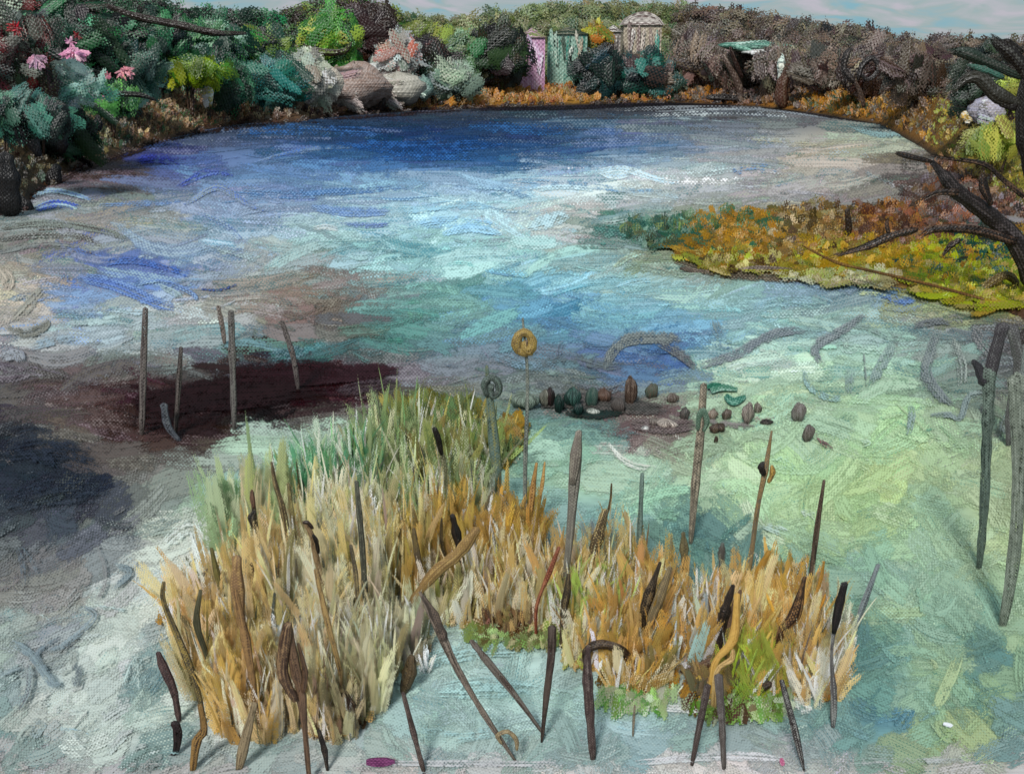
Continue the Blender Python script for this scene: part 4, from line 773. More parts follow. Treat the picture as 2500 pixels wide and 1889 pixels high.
def tuft_patch(bag, x, y, rx, ry, cols, n, lpx, wpx, zb=.12, ang=.35, dry=.1, flatness=.75, amt=.09, taper=.15, bed=True):
    xx = x + rx * rng.uniform(-1, 1, n) * .97; yy = y + ry * rng.uniform(-1, 1, n)
    e = ((xx - x) / rx) ** 2 + ((yy - y) / ry) ** 2 < 1.05; xx, yy = xx[e], yy[e]; n = len(xx)
    if n == 0: return
    o = np.argsort(yy); xx, yy = xx[o], yy[o]
    P0 = gp(xx, yy, zb); m = pxm(P0[:, 1])
    D = unit(np.stack([rng.normal(0, ang, n), rng.normal(0, .12, n), np.ones(n)], -1))
    Nn = unit(np.array([0, -1, flatness]) + rng.normal(0, .12, (n, 3))); Nn = unit(Nn - D * (D * Nn).sum(1, keepdims=True)); Sd = np.cross(D, Nn)
    cs = 1 - (1 - np.array([srgb(h) for h in cols])) * np.array([.80, .76, .80]) if bed else np.array([srgb(h) for h in cols]); k = rng.integers(0, len(cs), n)
    key = (np.sin(xx / 34 + x) + np.cos(yy / 26 + y) + rng.normal(0, .5, n) + 2) / 4; k = np.where(rng.uniform(0, 1, n) < .65, np.clip((key * len(cs)).astype(int), 0, len(cs) - 1), k)
    ribbons(bag, P0, D, Sd, Nn, m * lpx * rng.uniform(.6, 1.4, n), m * wpx * rng.uniform(.6, 1.5, n), rng.normal(0, .12, n), jit(cs[k], n, amt, .05), jit(cs[rng.integers(0, len(cs), n)], n, amt, .05), rng.uniform(.15, .65, n), dry + rng.uniform(0, .35, n), n=6, m=5, taper=taper, edge=.75)
b = Bag()
for (x, y, rx, ry, cols) in SPC:
    k_ = int(rx * ry / 60) + 14; fx = x + rx * 1.05 * rng.uniform(-1, 1, k_); fy = y + ry * 1.05 * rng.uniform(-1, 1, k_); e = inside(SPIT, fx, fy - 4) & inside(SPIT, fx + 25, fy); fx, fy = fx[e], fy[e]
    if len(fx): flat_strokes(b, fx, fy, rng.uniform(50, 120, len(fx)), rng.uniform(16, 34, len(fx)), rng.normal(.1, .25, len(fx)), rng.normal(0, .5, len(fx)), jit([srgb(rng.choice(cols)) for _ in fx], len(fx), .08), jit([srgb(rng.choice(cols)) for _ in fx], len(fx), .08), rng.uniform(.2, .7, len(fx)), .15 + rng.uniform(0, .3, len(fx)), rng.uniform(0, .03, len(fx)), n=7, m=5, zbase=.13)
    tuft_patch(b, x, y, rx, ry, cols, int(rx * ry / 46) + 10, 24, 32, zb=.08, ang=1.1, dry=.2, flatness=1.2, bed=False)
tag(b.build('grass', PAINT_LEAF), 'ochre, olive and acid green grass covering the right spit', 'grass', kind='stuff')

# ---- the dark overhanging tree rooted at the right edge
YT = 26.0
rt = vp(2500, 660, YT); rt[2] = .1
t = empty('dead_tree', rt, 'dark bare tree leaning from the right edge over the spit', 'tree')
BK, BK2 = '1c1614', '4c4444'
limb('trunk', [(2530, 700), (2480, 590), (2420, 530), (2340, 470), (2305, 430), (2275, 395)], [60, 44, 38, 32, 26, 12], BK, BK2, Y=YT, parent=t, origin=rt)
for pts, ws in [([(2340, 470), (2290, 470), (2240, 496)], [22, 20, 8]), ([(2420, 500), (2400, 450), (2405, 412)], [20, 28, 20]), ([(2480, 590), (2380, 562), (2280, 560), (2230, 590)], [30, 26, 24, 10]),
                ([(2345, 585), (2320, 600), (2300, 628)], [16, 20, 10]), ([(2240, 560), (2180, 575), (2120, 600), (2060, 618), (1980, 640)], [22, 26, 22, 14, 6]), ([(2170, 572), (2165, 545), (2172, 525)], [14, 12, 5]),
                ([(2500, 480), (2450, 440), (2400, 400), (2300, 385), (2230, 372)], [18, 14, 14, 10, 6]), ([(2275, 395), (2210, 380), (2180, 370)], [12, 16, 6])]:
    limb('limb', pts, [q * .8 for q in ws], BK, '5c4434', Y=YT - .2, parent=t, origin=rt, enddry=.7, dry=.22, flat=.45)
limb('tree_stump', [(2068, 588), (2072, 555), (2068, 512)], [12, 16, 12], '241a14', '4c3c28', 'thin dark stump standing on the far edge of the spit', 'stump', Y=float(gp(2068, 590)[1]))
limb('fallen_branch', [(2390, 715), (2420, 690), (2455, 672), (2480, 690), (2470, 720)], [16, 26, 24, 18, 8], '4c3c18', '8c7c4c', 'brown hooked branch lying on the acid green grass', 'branch', Y=float(gp(2430, 715)[1]))
limb('fallen_branch', [(1660, 655), (1760, 672), (1850, 660), (1960, 662)], [10, 22, 24, 8], '4c4038', '8c7c6c', 'brown branch along the near edge of the spit', 'branch', Y=float(gp(1800, 668)[1]), dry=.15)
limb('fallen_branch', [(1960, 600), (2040, 640), (2120, 660), (2250, 690), (2400, 730)], [6, 12, 10, 12, 8], '5c3c1c', '8c6c2c', 'long thin russet branch lying along the spit', 'branch', Y=[30, 28, 27, 25, 23.0])
# boughs of a nearer tree that reach in from the right edge
YB = 40.0
rt = vp(2560, 520, YB); rt[2] = .2
t = empty('overhanging_tree', rt, 'black trunk and drooping boughs at the top right edge', 'tree')
limb('trunk', [(2560, 560), (2512, 400), (2494, 330), (2492, 250), (2500, 190)], [60, 34, 26, 22, 14], '14110f', '2c2824', Y=YB, parent=t, origin=rt)
for pts, ws, c in [([(2520, 200), (2470, 135), (2440, 110), (2418, 85)], [30, 34, 26, 8], BK), ([(2495, 130), (2460, 105), (2440, 100)], [18, 18, 6], BK), ([(2520, 260), (2440, 235), (2390, 190), (2355, 195), (2325, 225)], [10, 34, 28, 24, 12], '2c2a24'), ([(2480, 262), (2450, 250), (2420, 225)], [22, 22, 8], BK),
                   ([(2500, 190), (2430, 160), (2360, 130), (2310, 125)], [16, 22, 26, 8], '243028'), ([(2450, 190), (2400, 170), (2360, 158)], [14, 18, 6], '3c6458'), ([(2500, 150), (2470, 170), (2400, 140)], [14, 18, 6], BK)]:
    limb('bough', pts, ws, c, '4c4c48', Y=YB, parent=t, origin=rt, enddry=.6, dry=.12)

# ---- strokes that stand out on the water: streaks, with reflections painted in
def band(path, width, c1, c2, dry=.2, mixa=.5, z=.06, m=7, end=.7, edge=.7):
    """one long brushed streak on the water through picture points"""
    P = np.array(path, float); E = np.vstack([2 * P[0] - P[1], P, 2 * P[-1] - P[-2]]); Q = []
    for i in range(len(P) - 1):
        for k in range(6):
            t = k / 6; a, b_, c, d = E[i], E[i + 1], E[i + 2], E[i + 3]
            Q.append(.5 * ((2 * b_) + (-a + c) * t + (2 * a - 5 * b_ + 4 * c - d) * t * t + (-a + 3 * b_ - 3 * c + d) * t ** 3))
    Q.append(P[-1]); Q = np.array(Q); n = len(Q); T = unit(np.gradient(Q, axis=0)); Nr = np.stack([-T[:, 1], T[:, 0]], -1)
    s = np.linspace(-1, 1, m); tt = np.linspace(0, 1, n); prof = np.clip(np.sin(np.pi * np.clip(tt * .84 + .12, 0, 1)), .3, 1) ** .5
    XY = Q[:, None] + Nr[:, None] * (s[None, :, None] * (width * .5 * prof)[:, None, None])
    Pw = gp(XY[..., 0], XY[..., 1]); pm = pxm(Pw[..., 1].mean()); Pw[..., 2] = z + (1 - s[None] ** 2) * min(pm, .012) * .3
    ln = np.concatenate([[0], np.cumsum(np.linalg.norm(np.diff(Q, axis=0), axis=1))]); off = rng.uniform(0, 900, 2)
    UV = np.stack([np.broadcast_to(ln[:, None] / 10, (n, m)) + off[0], np.broadcast_to(s[None] * width / 20, (n, m)) + off[1]], -1)
    D = dryness(1, n, m, dry, end=end, edge=edge)[0]
    k1, k2 = srgb(c1), srgb(c2)
    if path[0][1] > 760 and width < 55: k1 = k1 * .9 + .1 * k2
    if path[0][1] > 900: k1 = k1 * .8 + k1.mean() * .19; k2 = k2 * .8 + k2.mean() * .19
    C_ = np.concatenate([np.broadcast_to(lin(k1), (n, m, 3)), D[..., None]], -1)
    return Pw[None], C_[None], np.broadcast_to(rgba(k2, mixa), (1, n, m, 4)), UV[None], np.full((1, 1, 1), pm)
b = Bag()
BANDS = [
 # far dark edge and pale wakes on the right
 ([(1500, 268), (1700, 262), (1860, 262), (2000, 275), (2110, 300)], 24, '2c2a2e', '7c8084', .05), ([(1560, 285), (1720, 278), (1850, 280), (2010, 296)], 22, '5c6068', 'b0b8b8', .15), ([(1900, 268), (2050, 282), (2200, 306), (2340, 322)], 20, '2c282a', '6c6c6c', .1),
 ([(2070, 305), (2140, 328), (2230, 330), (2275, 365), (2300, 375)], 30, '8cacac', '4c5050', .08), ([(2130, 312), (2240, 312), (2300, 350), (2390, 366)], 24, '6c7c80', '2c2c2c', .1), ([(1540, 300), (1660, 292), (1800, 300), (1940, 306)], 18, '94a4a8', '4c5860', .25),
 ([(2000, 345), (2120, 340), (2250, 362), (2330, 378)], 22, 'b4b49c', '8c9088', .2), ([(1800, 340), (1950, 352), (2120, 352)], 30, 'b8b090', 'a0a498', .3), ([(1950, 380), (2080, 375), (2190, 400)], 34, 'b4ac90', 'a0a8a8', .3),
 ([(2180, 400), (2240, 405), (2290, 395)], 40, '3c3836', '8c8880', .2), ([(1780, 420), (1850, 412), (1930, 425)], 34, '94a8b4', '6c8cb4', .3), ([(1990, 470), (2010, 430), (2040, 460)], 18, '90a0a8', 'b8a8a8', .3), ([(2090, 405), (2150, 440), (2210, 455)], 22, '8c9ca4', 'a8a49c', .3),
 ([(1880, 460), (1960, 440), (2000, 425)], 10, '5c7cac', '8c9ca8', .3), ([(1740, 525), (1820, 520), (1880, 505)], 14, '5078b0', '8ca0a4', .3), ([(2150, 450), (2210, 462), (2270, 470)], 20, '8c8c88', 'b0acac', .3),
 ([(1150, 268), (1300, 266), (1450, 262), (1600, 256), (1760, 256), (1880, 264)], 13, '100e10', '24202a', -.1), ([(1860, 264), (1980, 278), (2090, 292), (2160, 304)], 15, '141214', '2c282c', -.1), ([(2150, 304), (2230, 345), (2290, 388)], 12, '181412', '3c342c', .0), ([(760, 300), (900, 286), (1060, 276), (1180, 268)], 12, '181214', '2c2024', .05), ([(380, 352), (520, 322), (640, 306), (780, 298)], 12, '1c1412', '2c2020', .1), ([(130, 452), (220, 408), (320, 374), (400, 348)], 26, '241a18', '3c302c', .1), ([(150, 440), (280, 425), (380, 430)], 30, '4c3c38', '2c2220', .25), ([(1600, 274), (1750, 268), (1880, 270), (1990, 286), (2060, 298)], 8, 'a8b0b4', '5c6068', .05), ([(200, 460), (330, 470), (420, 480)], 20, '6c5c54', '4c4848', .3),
 # deep blues in the centre
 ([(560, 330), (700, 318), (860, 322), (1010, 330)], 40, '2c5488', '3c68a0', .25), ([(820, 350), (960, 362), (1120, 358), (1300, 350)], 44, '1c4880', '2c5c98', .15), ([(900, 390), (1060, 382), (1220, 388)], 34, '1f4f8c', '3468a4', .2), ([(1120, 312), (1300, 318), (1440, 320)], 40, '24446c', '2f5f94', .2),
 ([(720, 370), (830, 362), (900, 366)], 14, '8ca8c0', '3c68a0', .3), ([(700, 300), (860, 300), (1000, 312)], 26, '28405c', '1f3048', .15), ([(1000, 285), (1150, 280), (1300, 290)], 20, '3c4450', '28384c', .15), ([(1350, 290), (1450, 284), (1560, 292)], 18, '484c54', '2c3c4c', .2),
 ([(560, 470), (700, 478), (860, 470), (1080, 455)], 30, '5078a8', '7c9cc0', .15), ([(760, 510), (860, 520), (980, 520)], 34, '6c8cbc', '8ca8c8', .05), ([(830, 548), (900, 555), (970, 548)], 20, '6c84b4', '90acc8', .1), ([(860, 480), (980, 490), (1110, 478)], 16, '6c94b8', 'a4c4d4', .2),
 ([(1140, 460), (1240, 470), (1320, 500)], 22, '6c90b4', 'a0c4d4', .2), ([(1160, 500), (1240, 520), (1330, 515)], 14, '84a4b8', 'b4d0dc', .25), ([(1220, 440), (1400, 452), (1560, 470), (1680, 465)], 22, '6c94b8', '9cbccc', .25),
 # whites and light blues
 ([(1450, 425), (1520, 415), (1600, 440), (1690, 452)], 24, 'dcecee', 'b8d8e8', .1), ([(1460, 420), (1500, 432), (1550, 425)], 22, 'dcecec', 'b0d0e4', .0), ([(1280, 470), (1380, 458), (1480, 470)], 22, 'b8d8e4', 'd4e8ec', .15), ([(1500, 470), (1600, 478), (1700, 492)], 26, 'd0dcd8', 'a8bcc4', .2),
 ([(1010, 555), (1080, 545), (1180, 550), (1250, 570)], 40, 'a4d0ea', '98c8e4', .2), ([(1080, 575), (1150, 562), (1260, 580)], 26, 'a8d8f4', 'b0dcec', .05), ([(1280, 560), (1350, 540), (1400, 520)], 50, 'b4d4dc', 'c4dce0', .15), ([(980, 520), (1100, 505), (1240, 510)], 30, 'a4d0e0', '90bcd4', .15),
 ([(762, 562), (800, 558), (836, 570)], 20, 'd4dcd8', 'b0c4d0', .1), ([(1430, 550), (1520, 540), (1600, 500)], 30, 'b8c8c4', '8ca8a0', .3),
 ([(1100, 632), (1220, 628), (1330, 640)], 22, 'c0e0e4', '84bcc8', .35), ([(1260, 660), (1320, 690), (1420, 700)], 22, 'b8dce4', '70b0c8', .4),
 # blue-violet sweeps at the left
 ([(330, 395), (390, 388), (450, 410)], 34, '2c3484', '3c489c', .15), ([(430, 460), (520, 420), (600, 440)], 30, '3848a4', '6078b0', .25), ([(70, 490), (120, 468), (190, 480), (240, 500)], 16, 'a0bcc8', '6c84b4', .0), ([(85, 515), (140, 500), (215, 515)], 26, '8ca8c4', '3c50b0', .05), ([(130, 500), (170, 505), (200, 520)], 10, 'b8d8d4', 'd4e8e0', 0),
 ([(240, 505), (360, 500), (480, 490)], 22, '6c8cc0', '8098b0', .2), ([(450, 505), (530, 460), (600, 500), (680, 530)], 22, '8c9cac', '5874b8', .1), ([(480, 520), (560, 560), (600, 600)], 20, '6c88bc', '94a8b4', .2), ([(620, 400), (720, 370), (820, 360)], 14, '8ca4bc', '4c70b0', .2),
 ([(0, 560), (120, 548), (260, 570), (330, 600)], 26, '8c948c', '4c4844', .1), ([(0, 590), (90, 578), (200, 582), (280, 620)], 20, '5c5854', '989c98', .1), ([(60, 568), (130, 560), (230, 572)], 20, '6c5844', '3c2c24', .3), ([(0, 620), (100, 600), (220, 610)], 24, '8c908c', '6c7070', .15), ([(150, 625), (200, 618), (250, 630)], 12, '3c2820', '7c7064', .3),
 ([(240, 650), (320, 640), (420, 660), (510, 695)], 36, '4060a8', '5878b8', .1), ([(190, 680), (280, 700), (370, 740), (470, 770)], 46, '5c78b8', '7c98c0', .0), ([(330, 700), (400, 690), (470, 720), (490, 760)], 22, '6c88bc', '94b0c4', .1), ([(140, 690), (160, 670), (165, 730)], 26, '3c5498', '8ca0b0', .2), ([(480, 710), (540, 712), (600, 690)], 9, '1c2c64', '4c64a0', .1), ([(120, 760), (200, 780), (300, 770)], 30, '7c98bc', '8cb0bc', .2), ([(130, 780), (160, 800), (190, 800)], 22, '4458a8', '7c98c0', .3),
 ([(385, 700), (430, 720), (450, 745)], 26, 'b0c4c4', '8ca0a8', .1), ([(500, 600), (620, 640), (680, 670)], 18, '94a4a8', 'a8bcc0', .2), ([(330, 530), (420, 540), (470, 575)], 30, 'a09c88', '8c9ca0', .45),
 ([(0, 660), (20, 690), (10, 720)], 50, 'bcb0a0', 'a0988c', .0), ([(30, 790), (80, 740), (120, 690)], 44, 'a8a498', '8c8c84', .05), ([(10, 800), (60, 820), (110, 800), (112, 775)], 34, '8c8c84', '5c5c54', .05), ([(70, 855), (140, 835), (215, 830)], 36, '9cacb4', '8498a8', .05), ([(0, 880), (40, 870), (60, 900)], 44, 'a4a8ac', '808490', .0), ([(30, 740), (60, 730), (80, 750)], 16, '9c9c94', 'c0bcb0', .05),
 # grey-blue eddies in the middle; branch reflections painted in on the right
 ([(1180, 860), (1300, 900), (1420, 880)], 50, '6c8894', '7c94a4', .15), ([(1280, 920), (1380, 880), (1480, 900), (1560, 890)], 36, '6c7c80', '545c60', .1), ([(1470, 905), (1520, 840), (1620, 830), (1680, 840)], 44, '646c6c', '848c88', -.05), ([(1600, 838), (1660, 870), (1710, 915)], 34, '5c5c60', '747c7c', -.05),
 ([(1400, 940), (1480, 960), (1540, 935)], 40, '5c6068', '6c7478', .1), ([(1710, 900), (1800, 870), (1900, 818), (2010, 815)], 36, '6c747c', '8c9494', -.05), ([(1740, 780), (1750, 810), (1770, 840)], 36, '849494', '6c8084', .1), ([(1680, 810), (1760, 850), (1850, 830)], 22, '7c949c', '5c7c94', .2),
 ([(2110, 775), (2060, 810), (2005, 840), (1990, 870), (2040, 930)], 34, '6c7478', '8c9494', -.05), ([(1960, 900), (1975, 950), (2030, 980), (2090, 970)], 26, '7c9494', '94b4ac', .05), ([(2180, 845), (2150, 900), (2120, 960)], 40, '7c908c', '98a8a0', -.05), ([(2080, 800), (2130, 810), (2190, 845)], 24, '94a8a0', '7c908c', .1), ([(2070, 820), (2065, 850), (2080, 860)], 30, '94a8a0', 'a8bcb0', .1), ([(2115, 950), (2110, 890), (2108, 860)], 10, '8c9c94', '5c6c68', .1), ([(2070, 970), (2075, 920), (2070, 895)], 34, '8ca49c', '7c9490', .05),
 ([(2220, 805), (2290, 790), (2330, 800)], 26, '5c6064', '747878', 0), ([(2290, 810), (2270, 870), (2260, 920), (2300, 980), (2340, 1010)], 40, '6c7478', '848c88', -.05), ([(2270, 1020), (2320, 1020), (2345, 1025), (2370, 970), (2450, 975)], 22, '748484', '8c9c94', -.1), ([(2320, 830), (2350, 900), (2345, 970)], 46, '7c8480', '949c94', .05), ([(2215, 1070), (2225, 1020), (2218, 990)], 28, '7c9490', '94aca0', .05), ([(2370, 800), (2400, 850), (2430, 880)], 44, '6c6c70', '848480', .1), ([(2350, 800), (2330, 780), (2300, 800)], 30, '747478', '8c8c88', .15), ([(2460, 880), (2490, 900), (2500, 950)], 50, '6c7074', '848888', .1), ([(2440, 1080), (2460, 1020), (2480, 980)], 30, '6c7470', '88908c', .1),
 ([(1640, 640), (1760, 672), (1900, 684), (2040, 690)], 26, '4c4034', '7c7464', .05), ([(2060, 694), (2200, 712), (2330, 742), (2460, 780)], 20, '5c5428', '8c8c34', .1), ([(1430, 560), (1500, 572), (1590, 580)], 50, '3c6c64', '6c9088', .15), ([(1400, 600), (1480, 598), (1560, 606)], 36, '8c9c94', '4c7c74', .2), ([(1380, 585), (1440, 580), (1500, 590)], 22, '7c7478', 'b8b0ac', .25), ([(1500, 640), (1600, 650), (1700, 680)], 34, 'a8a494', '7c9488', .3),
 ([(1870, 690), (1980, 705), (2060, 720)], 26, '6c8cb4', '9cb4b4', .3), ([(2150, 730), (2200, 742), (2250, 740)], 34, '4c6ca8', '6c88b0', .1), ([(2090, 720), (2140, 722), (2180, 735)], 24, 'd0d8a8', 'a8b878', .2), ([(1730, 850), (1800, 870), (1900, 860)], 30, 'b8d4cc', '84b0b0', .3), ([(1800, 905), (1900, 890), (1960, 870)], 30, 'c4dcd0', 'a4ccb8', .2), ([(2040, 850), (2120, 860), (2200, 865)], 34, 'c0d8c8', 'a4c4b4', .2), ([(1640, 915), (1720, 905), (1790, 895)], 14, '4464a0', '6c94b4', .3), ([(1280, 690), (1400, 720), (1500, 770)], 30, '5484ac', '6c9cb8', .3), ([(1480, 810), (1420, 790), (1380, 800)], 34, '90c0c4', '5c94b4', .3),
 ([(1225, 690), (1222, 660), (1228, 650)], 34, '6c9494', '88b0ac', .3), ([(1010, 790), (1060, 780), (1110, 810)], 60, '5c8c84', '4c7c78', .35), ([(1170, 845), (1190, 870), (1200, 885)], 34, '746c80', '8c8c98', .25), ([(1365, 880), (1370, 850), (1380, 845)], 34, '646874', '6c7c90', .2),
 # white swirl and maroon shallows by the stones; maroon reflections painted at left
 ([(1320, 990), (1420, 985), (1540, 1000), (1660, 1010)], 54, '3c3c38', '5c5450', -.15), ([(1380, 1015), (1460, 1020), (1540, 1010)], 30, '14302c', '2c2c28', -.1), ([(1540, 1040), (1620, 1050), (1720, 1040)], 50, '5c4c4c', '7c6c68', -.1), ([(1700, 1030), (1790, 1045), (1860, 1050)], 30, '8c8480', '6c6460', .1), ([(640, 940), (780, 925), (900, 915), (1000, 908)], 60, '280c12', '3c1c24', -.2), ([(820, 965), (900, 950), (1010, 935)], 46, '34242c', '4c3c40', .0),
 ([(1485, 1090), (1520, 1130), (1570, 1150), (1625, 1146)], 22, 'e4e8dc', 'c8c8b8', .0), ([(1500, 1100), (1580, 1110), (1660, 1090)], 34, '7c6c68', 'c0b8ac', .2), ([(1420, 1040), (1500, 1060), (1600, 1080)], 40, '6c5458', '5c8c8c', .25), ([(1790, 940), (1850, 935), (1890, 930)], 26, '8c7c78', 'b0b8a8', .3), ([(1890, 1000), (1950, 1050), (1990, 1075)], 40, '8c7880', '94b4a0', .45), ([(1660, 960), (1740, 980), (1800, 1000)], 30, '8c8488', 'a8b8ac', .4), ([(1990, 1075), (2015, 1090), (2040, 1110)], 9, '8c4c54', '6c4c50', .1),
 ([(1990, 1060), (2000, 1085), (2030, 1110)], 5, '6c4c50', '8c4c54', .1), ([(1430, 1150), (1560, 1180), (1700, 1170)], 40, 'a4d0a4', '98c8b4', .3), ([(1820, 1150), (1900, 1130), (1980, 1190)], 60, '9ccca4', 'b4dcb4', .3),
 ([(1760, 1180), (1790, 1210), (1840, 1190)], 40, 'd4e8d4', 'a4d4b4', .3), ([(1860, 1290), (1900, 1305), (1940, 1320)], 34, 'd8e8dc', 'a8c8b4', .15), ([(1950, 1255), (1980, 1270), (1990, 1290)], 34, 'd8e4d8', 'b0cca8', .1), ([(1920, 1230), (1930, 1270), (1960, 1310)], 18, 'a0bc7c', 'b0d09c', .2), ([(1700, 1290), (1720, 1340), (1740, 1380)], 90, '3c6c70', '5c8c8c', .35), ([(1760, 1310), (1840, 1360), (1900, 1380)], 60, '5c8c8c', '4c7c80', .4),
 # dark water on the left, with maroon reflections painted into its colour
 ([(330, 1000), (480, 975), (640, 965), (860, 950)], 110, '1c0607', '280c10', -.1), ([(560, 920), (720, 905), (900, 925)], 70, '200608', '340c14', .05), ([(300, 1040), (450, 1030), (600, 1020)], 60, '281012', '1c0a0a', .1), ([(760, 960), (880, 965), (980, 950)], 60, '2c1418', '3c2428', .3), ([(0, 960), (120, 940), (300, 960)], 70, '4c3c3c', '3c3034', .3), ([(0, 1120), (140, 1110), (280, 1150)], 100, '1c2432', '283040', .1), ([(0, 1260), (150, 1220), (330, 1210)], 90, '262e3c', '343e4a', .2), ([(560, 930), (700, 920), (840, 930)], 60, '200608', '2c0c14', .0), ([(300, 1000), (420, 1030), (560, 1030)], 60, '34181a', '2c1214', .35), ([(720, 905), (800, 890), (870, 905)], 44, '3c0c18', '2c0c14', .45), ([(60, 1150), (160, 1150), (280, 1190)], 80, '1c2636', '283444', .3), ([(0, 1230), (120, 1200), (260, 1180)], 70, '202a3a', '2c3646', .3), ([(0, 1060), (80, 1050), (130, 1060)], 30, '282c34', '202834', .2), ([(20, 1020), (50, 1040), (70, 1050)], 18, '6c6c68', '3c3c3c', .2),
 # loops lower left
 ([(40, 1340), (58, 1390), (62, 1460)], 22, '6c7880', '505c68', .1), ([(50, 1340), (85, 1390), (95, 1430)], 12, '4c5c68', '6c7c84', .1), ([(280, 1390), (315, 1410), (250, 1470)], 26, '8c9ca0', '5c6c74', -.05), ([(235, 1335), (258, 1400), (250, 1460), (205, 1490)], 14, '8c8c8c', '70706f', 0), ([(200, 1490), (230, 1520), (150, 1590), (100, 1600)], 24, '94a4a8', '6c7c84', .0), ([(150, 1565), (100, 1600), (90, 1620)], 20, '7c8c94', '5c6c74', .05), ([(30, 1580), (80, 1610), (130, 1680), (160, 1670)], 34, '8ca0a4', '6c7c84', -.05), ([(185, 1630), (190, 1670), (170, 1700)], 32, '7c8c90', '5c6468', 0), ([(75, 1635), (70, 1700), (35, 1765)], 24, '8ca0a0', '5c5c64', 0), ([(0, 1665), (30, 1650), (60, 1640)], 18, '94a4a8', '6c7c80', .05), ([(165, 1500), (170, 1480), (185, 1460)], 34, '94908c', 'a8a4a0', .2), ([(230, 1490), (290, 1500), (330, 1500)], 14, '94acac', 'b4c8c4', .1),
 ([(30, 1500), (100, 1510), (140, 1540)], 30, 'c8d4d0', 'b0c4c0', .3), ([(300, 1700), (340, 1620), (345, 1750)], 60, 'bcd0c8', 'b0c8c4', .2), ([(395, 1350), (470, 1300), (540, 1400)], 60, 'e0e4dc', 'c8d8cc', .15), ([(470, 1310), (500, 1390), (490, 1430)], 46, 'e4e8e4', 'd0d8d0', -.05), ([(400, 1500), (440, 1520), (470, 1570)], 60, '5c9094', '8cb0b0', .3), ([(360, 1640), (370, 1700), (390, 1730)], 70, '5c8c90', 'a8c4c0', .4),
 ([(120, 1745), (190, 1760), (240, 1750)], 60, 'c8c8cc', 'b0c0bc', .35), ([(170, 1800), (200, 1830), (220, 1860)], 30, 'd4d8d0', 'a8bcb8', .2), ([(140, 1790), (200, 1800), (240, 1820)], 18, '8cb4c8', 'a8c8cc', .2), ([(340, 1860), (420, 1850), (560, 1870)], 34, '6c9494', '8cacac', .35), ([(20, 1820), (100, 1830), (150, 1850)], 40, '64908c', '8cacac', .4),
 # the still pool in front of the reeds
 ([(1010, 1640), (1150, 1600), (1320, 1600)], 70, 'a8d0cc', '9cc8c8', .1), ([(1060, 1700), (1200, 1690), (1380, 1700)], 80, 'a4d0cc', 'acd8d4', .1), ([(980, 1790), (1120, 1810), (1260, 1790)], 60, 'a8d0cc', '94bcbc', .2), ([(1480, 1770), (1540, 1790), (1600, 1790)], 40, '94c4d4', 'a4ccd0', .3), ([(1130, 1870), (1180, 1860), (1250, 1870)], 34, 'd8dcd0', 'b0c8c4', .3),
 ([(1600, 1740), (1700, 1745), (1800, 1730)], 34, 'd8d4d4', 'c0ccc4', .1), ([(1930, 1720), (1960, 1740), (1990, 1760)], 50, 'd4d4d4', 'b8c8bc', .15), ([(1870, 1740), (1920, 1720), (1980, 1690)], 26, '7ca844', 'a0b884', .2), ([(1740, 1770), (1860, 1730), (1930, 1690)], 12, 'c8ccc4', '8c8474', .2),
 ([(2130, 1780), (2200, 1760), (2240, 1760)], 34, '4c8cb0', '6ca0ac', .25), ([(2180, 1750), (2230, 1740), (2210, 1760)], 24, '3c7cac', '5c98ac', .3), ([(2260, 1830), (2320, 1800), (2360, 1850)], 46, 'a0bc6c', '8cb484', .25), ([(2300, 1780), (2314, 1784), (2326, 1788)], 14, 'e8e8f0', 'd0d8d8', -.2), ([(2050, 1790), (2080, 1770), (2090, 1780)], 26, 'c8d4d0', '7cb0b0', .4), ([(2130, 1530), (2160, 1600), (2190, 1650)], 70, '4c8488', '6ca49c', .4), ([(2370, 1560), (2400, 1620), (2420, 1690)], 70, '4c8488', '6ca498', .35), ([(2450, 1740), (2460, 1800), (2440, 1850)], 60, '4c8484', '7ca89c', .4), ([(2140, 1480), (2190, 1490), (2200, 1560)], 16, 'a8c488', '94bc8c', .3), ([(2300, 1590), (2310, 1620), (2305, 1650)], 28, 'a8c078', '8cb488', .35), ([(2030, 1440), (2070, 1460), (2100, 1490)], 26, '88b4cc', '7cb0a8', .3), ([(2200, 1280), (2320, 1330), (2420, 1340)], 20, '84b4b8', '94c094', .35), ([(2420, 1300), (2460, 1320), (2490, 1340)], 18, '7ca0b4', 'a0bc8c', .3), ([(2120, 1160), (2200, 1180), (2160, 1200)], 50, 'b4d084', 'a0cc94', .45), ([(2090, 1080), (2120, 1090), (2090, 1100)], 34, 'c8e0c4', 'a8cca8', .25), ([(2300, 1090), (2340, 1100), (2360, 1120)], 34, '88b4c0', '9cc8a8', .4),
 ([(930, 950), (1010, 935), (1080, 920)], 50, '4c4448', '544c50', .5), ([(880, 1090), (960, 1060), (1050, 1080)], 46, 'a4c8b4', 'c8d4c0', .4), ([(1180, 1130), (1240, 1120), (1280, 1160)], 40, 'c8b078', 'd8d0b8', .2), ([(1200, 1080), (1260, 1090), (1310, 1130)], 50, 'b4c4b4', '94b8a8', .3),
 # unpainted ground at the picture's foot reads as pale sand under the water
 ([(0, 1876), (300, 1880), (700, 1884)], 18, 'b4acac', '94a09c', .3), ([(850, 1880), (1150, 1878), (1500, 1884)], 26, 'c8c4c8', 'b0b4b4', .1), ([(1550, 1876), (1780, 1860), (1980, 1876)], 34, 'd0ccd0', 'bcc0c0', .05), ([(1900, 1880), (2150, 1874), (2500, 1870)], 26, 'b8b8b8', '98a49c', .2),
]
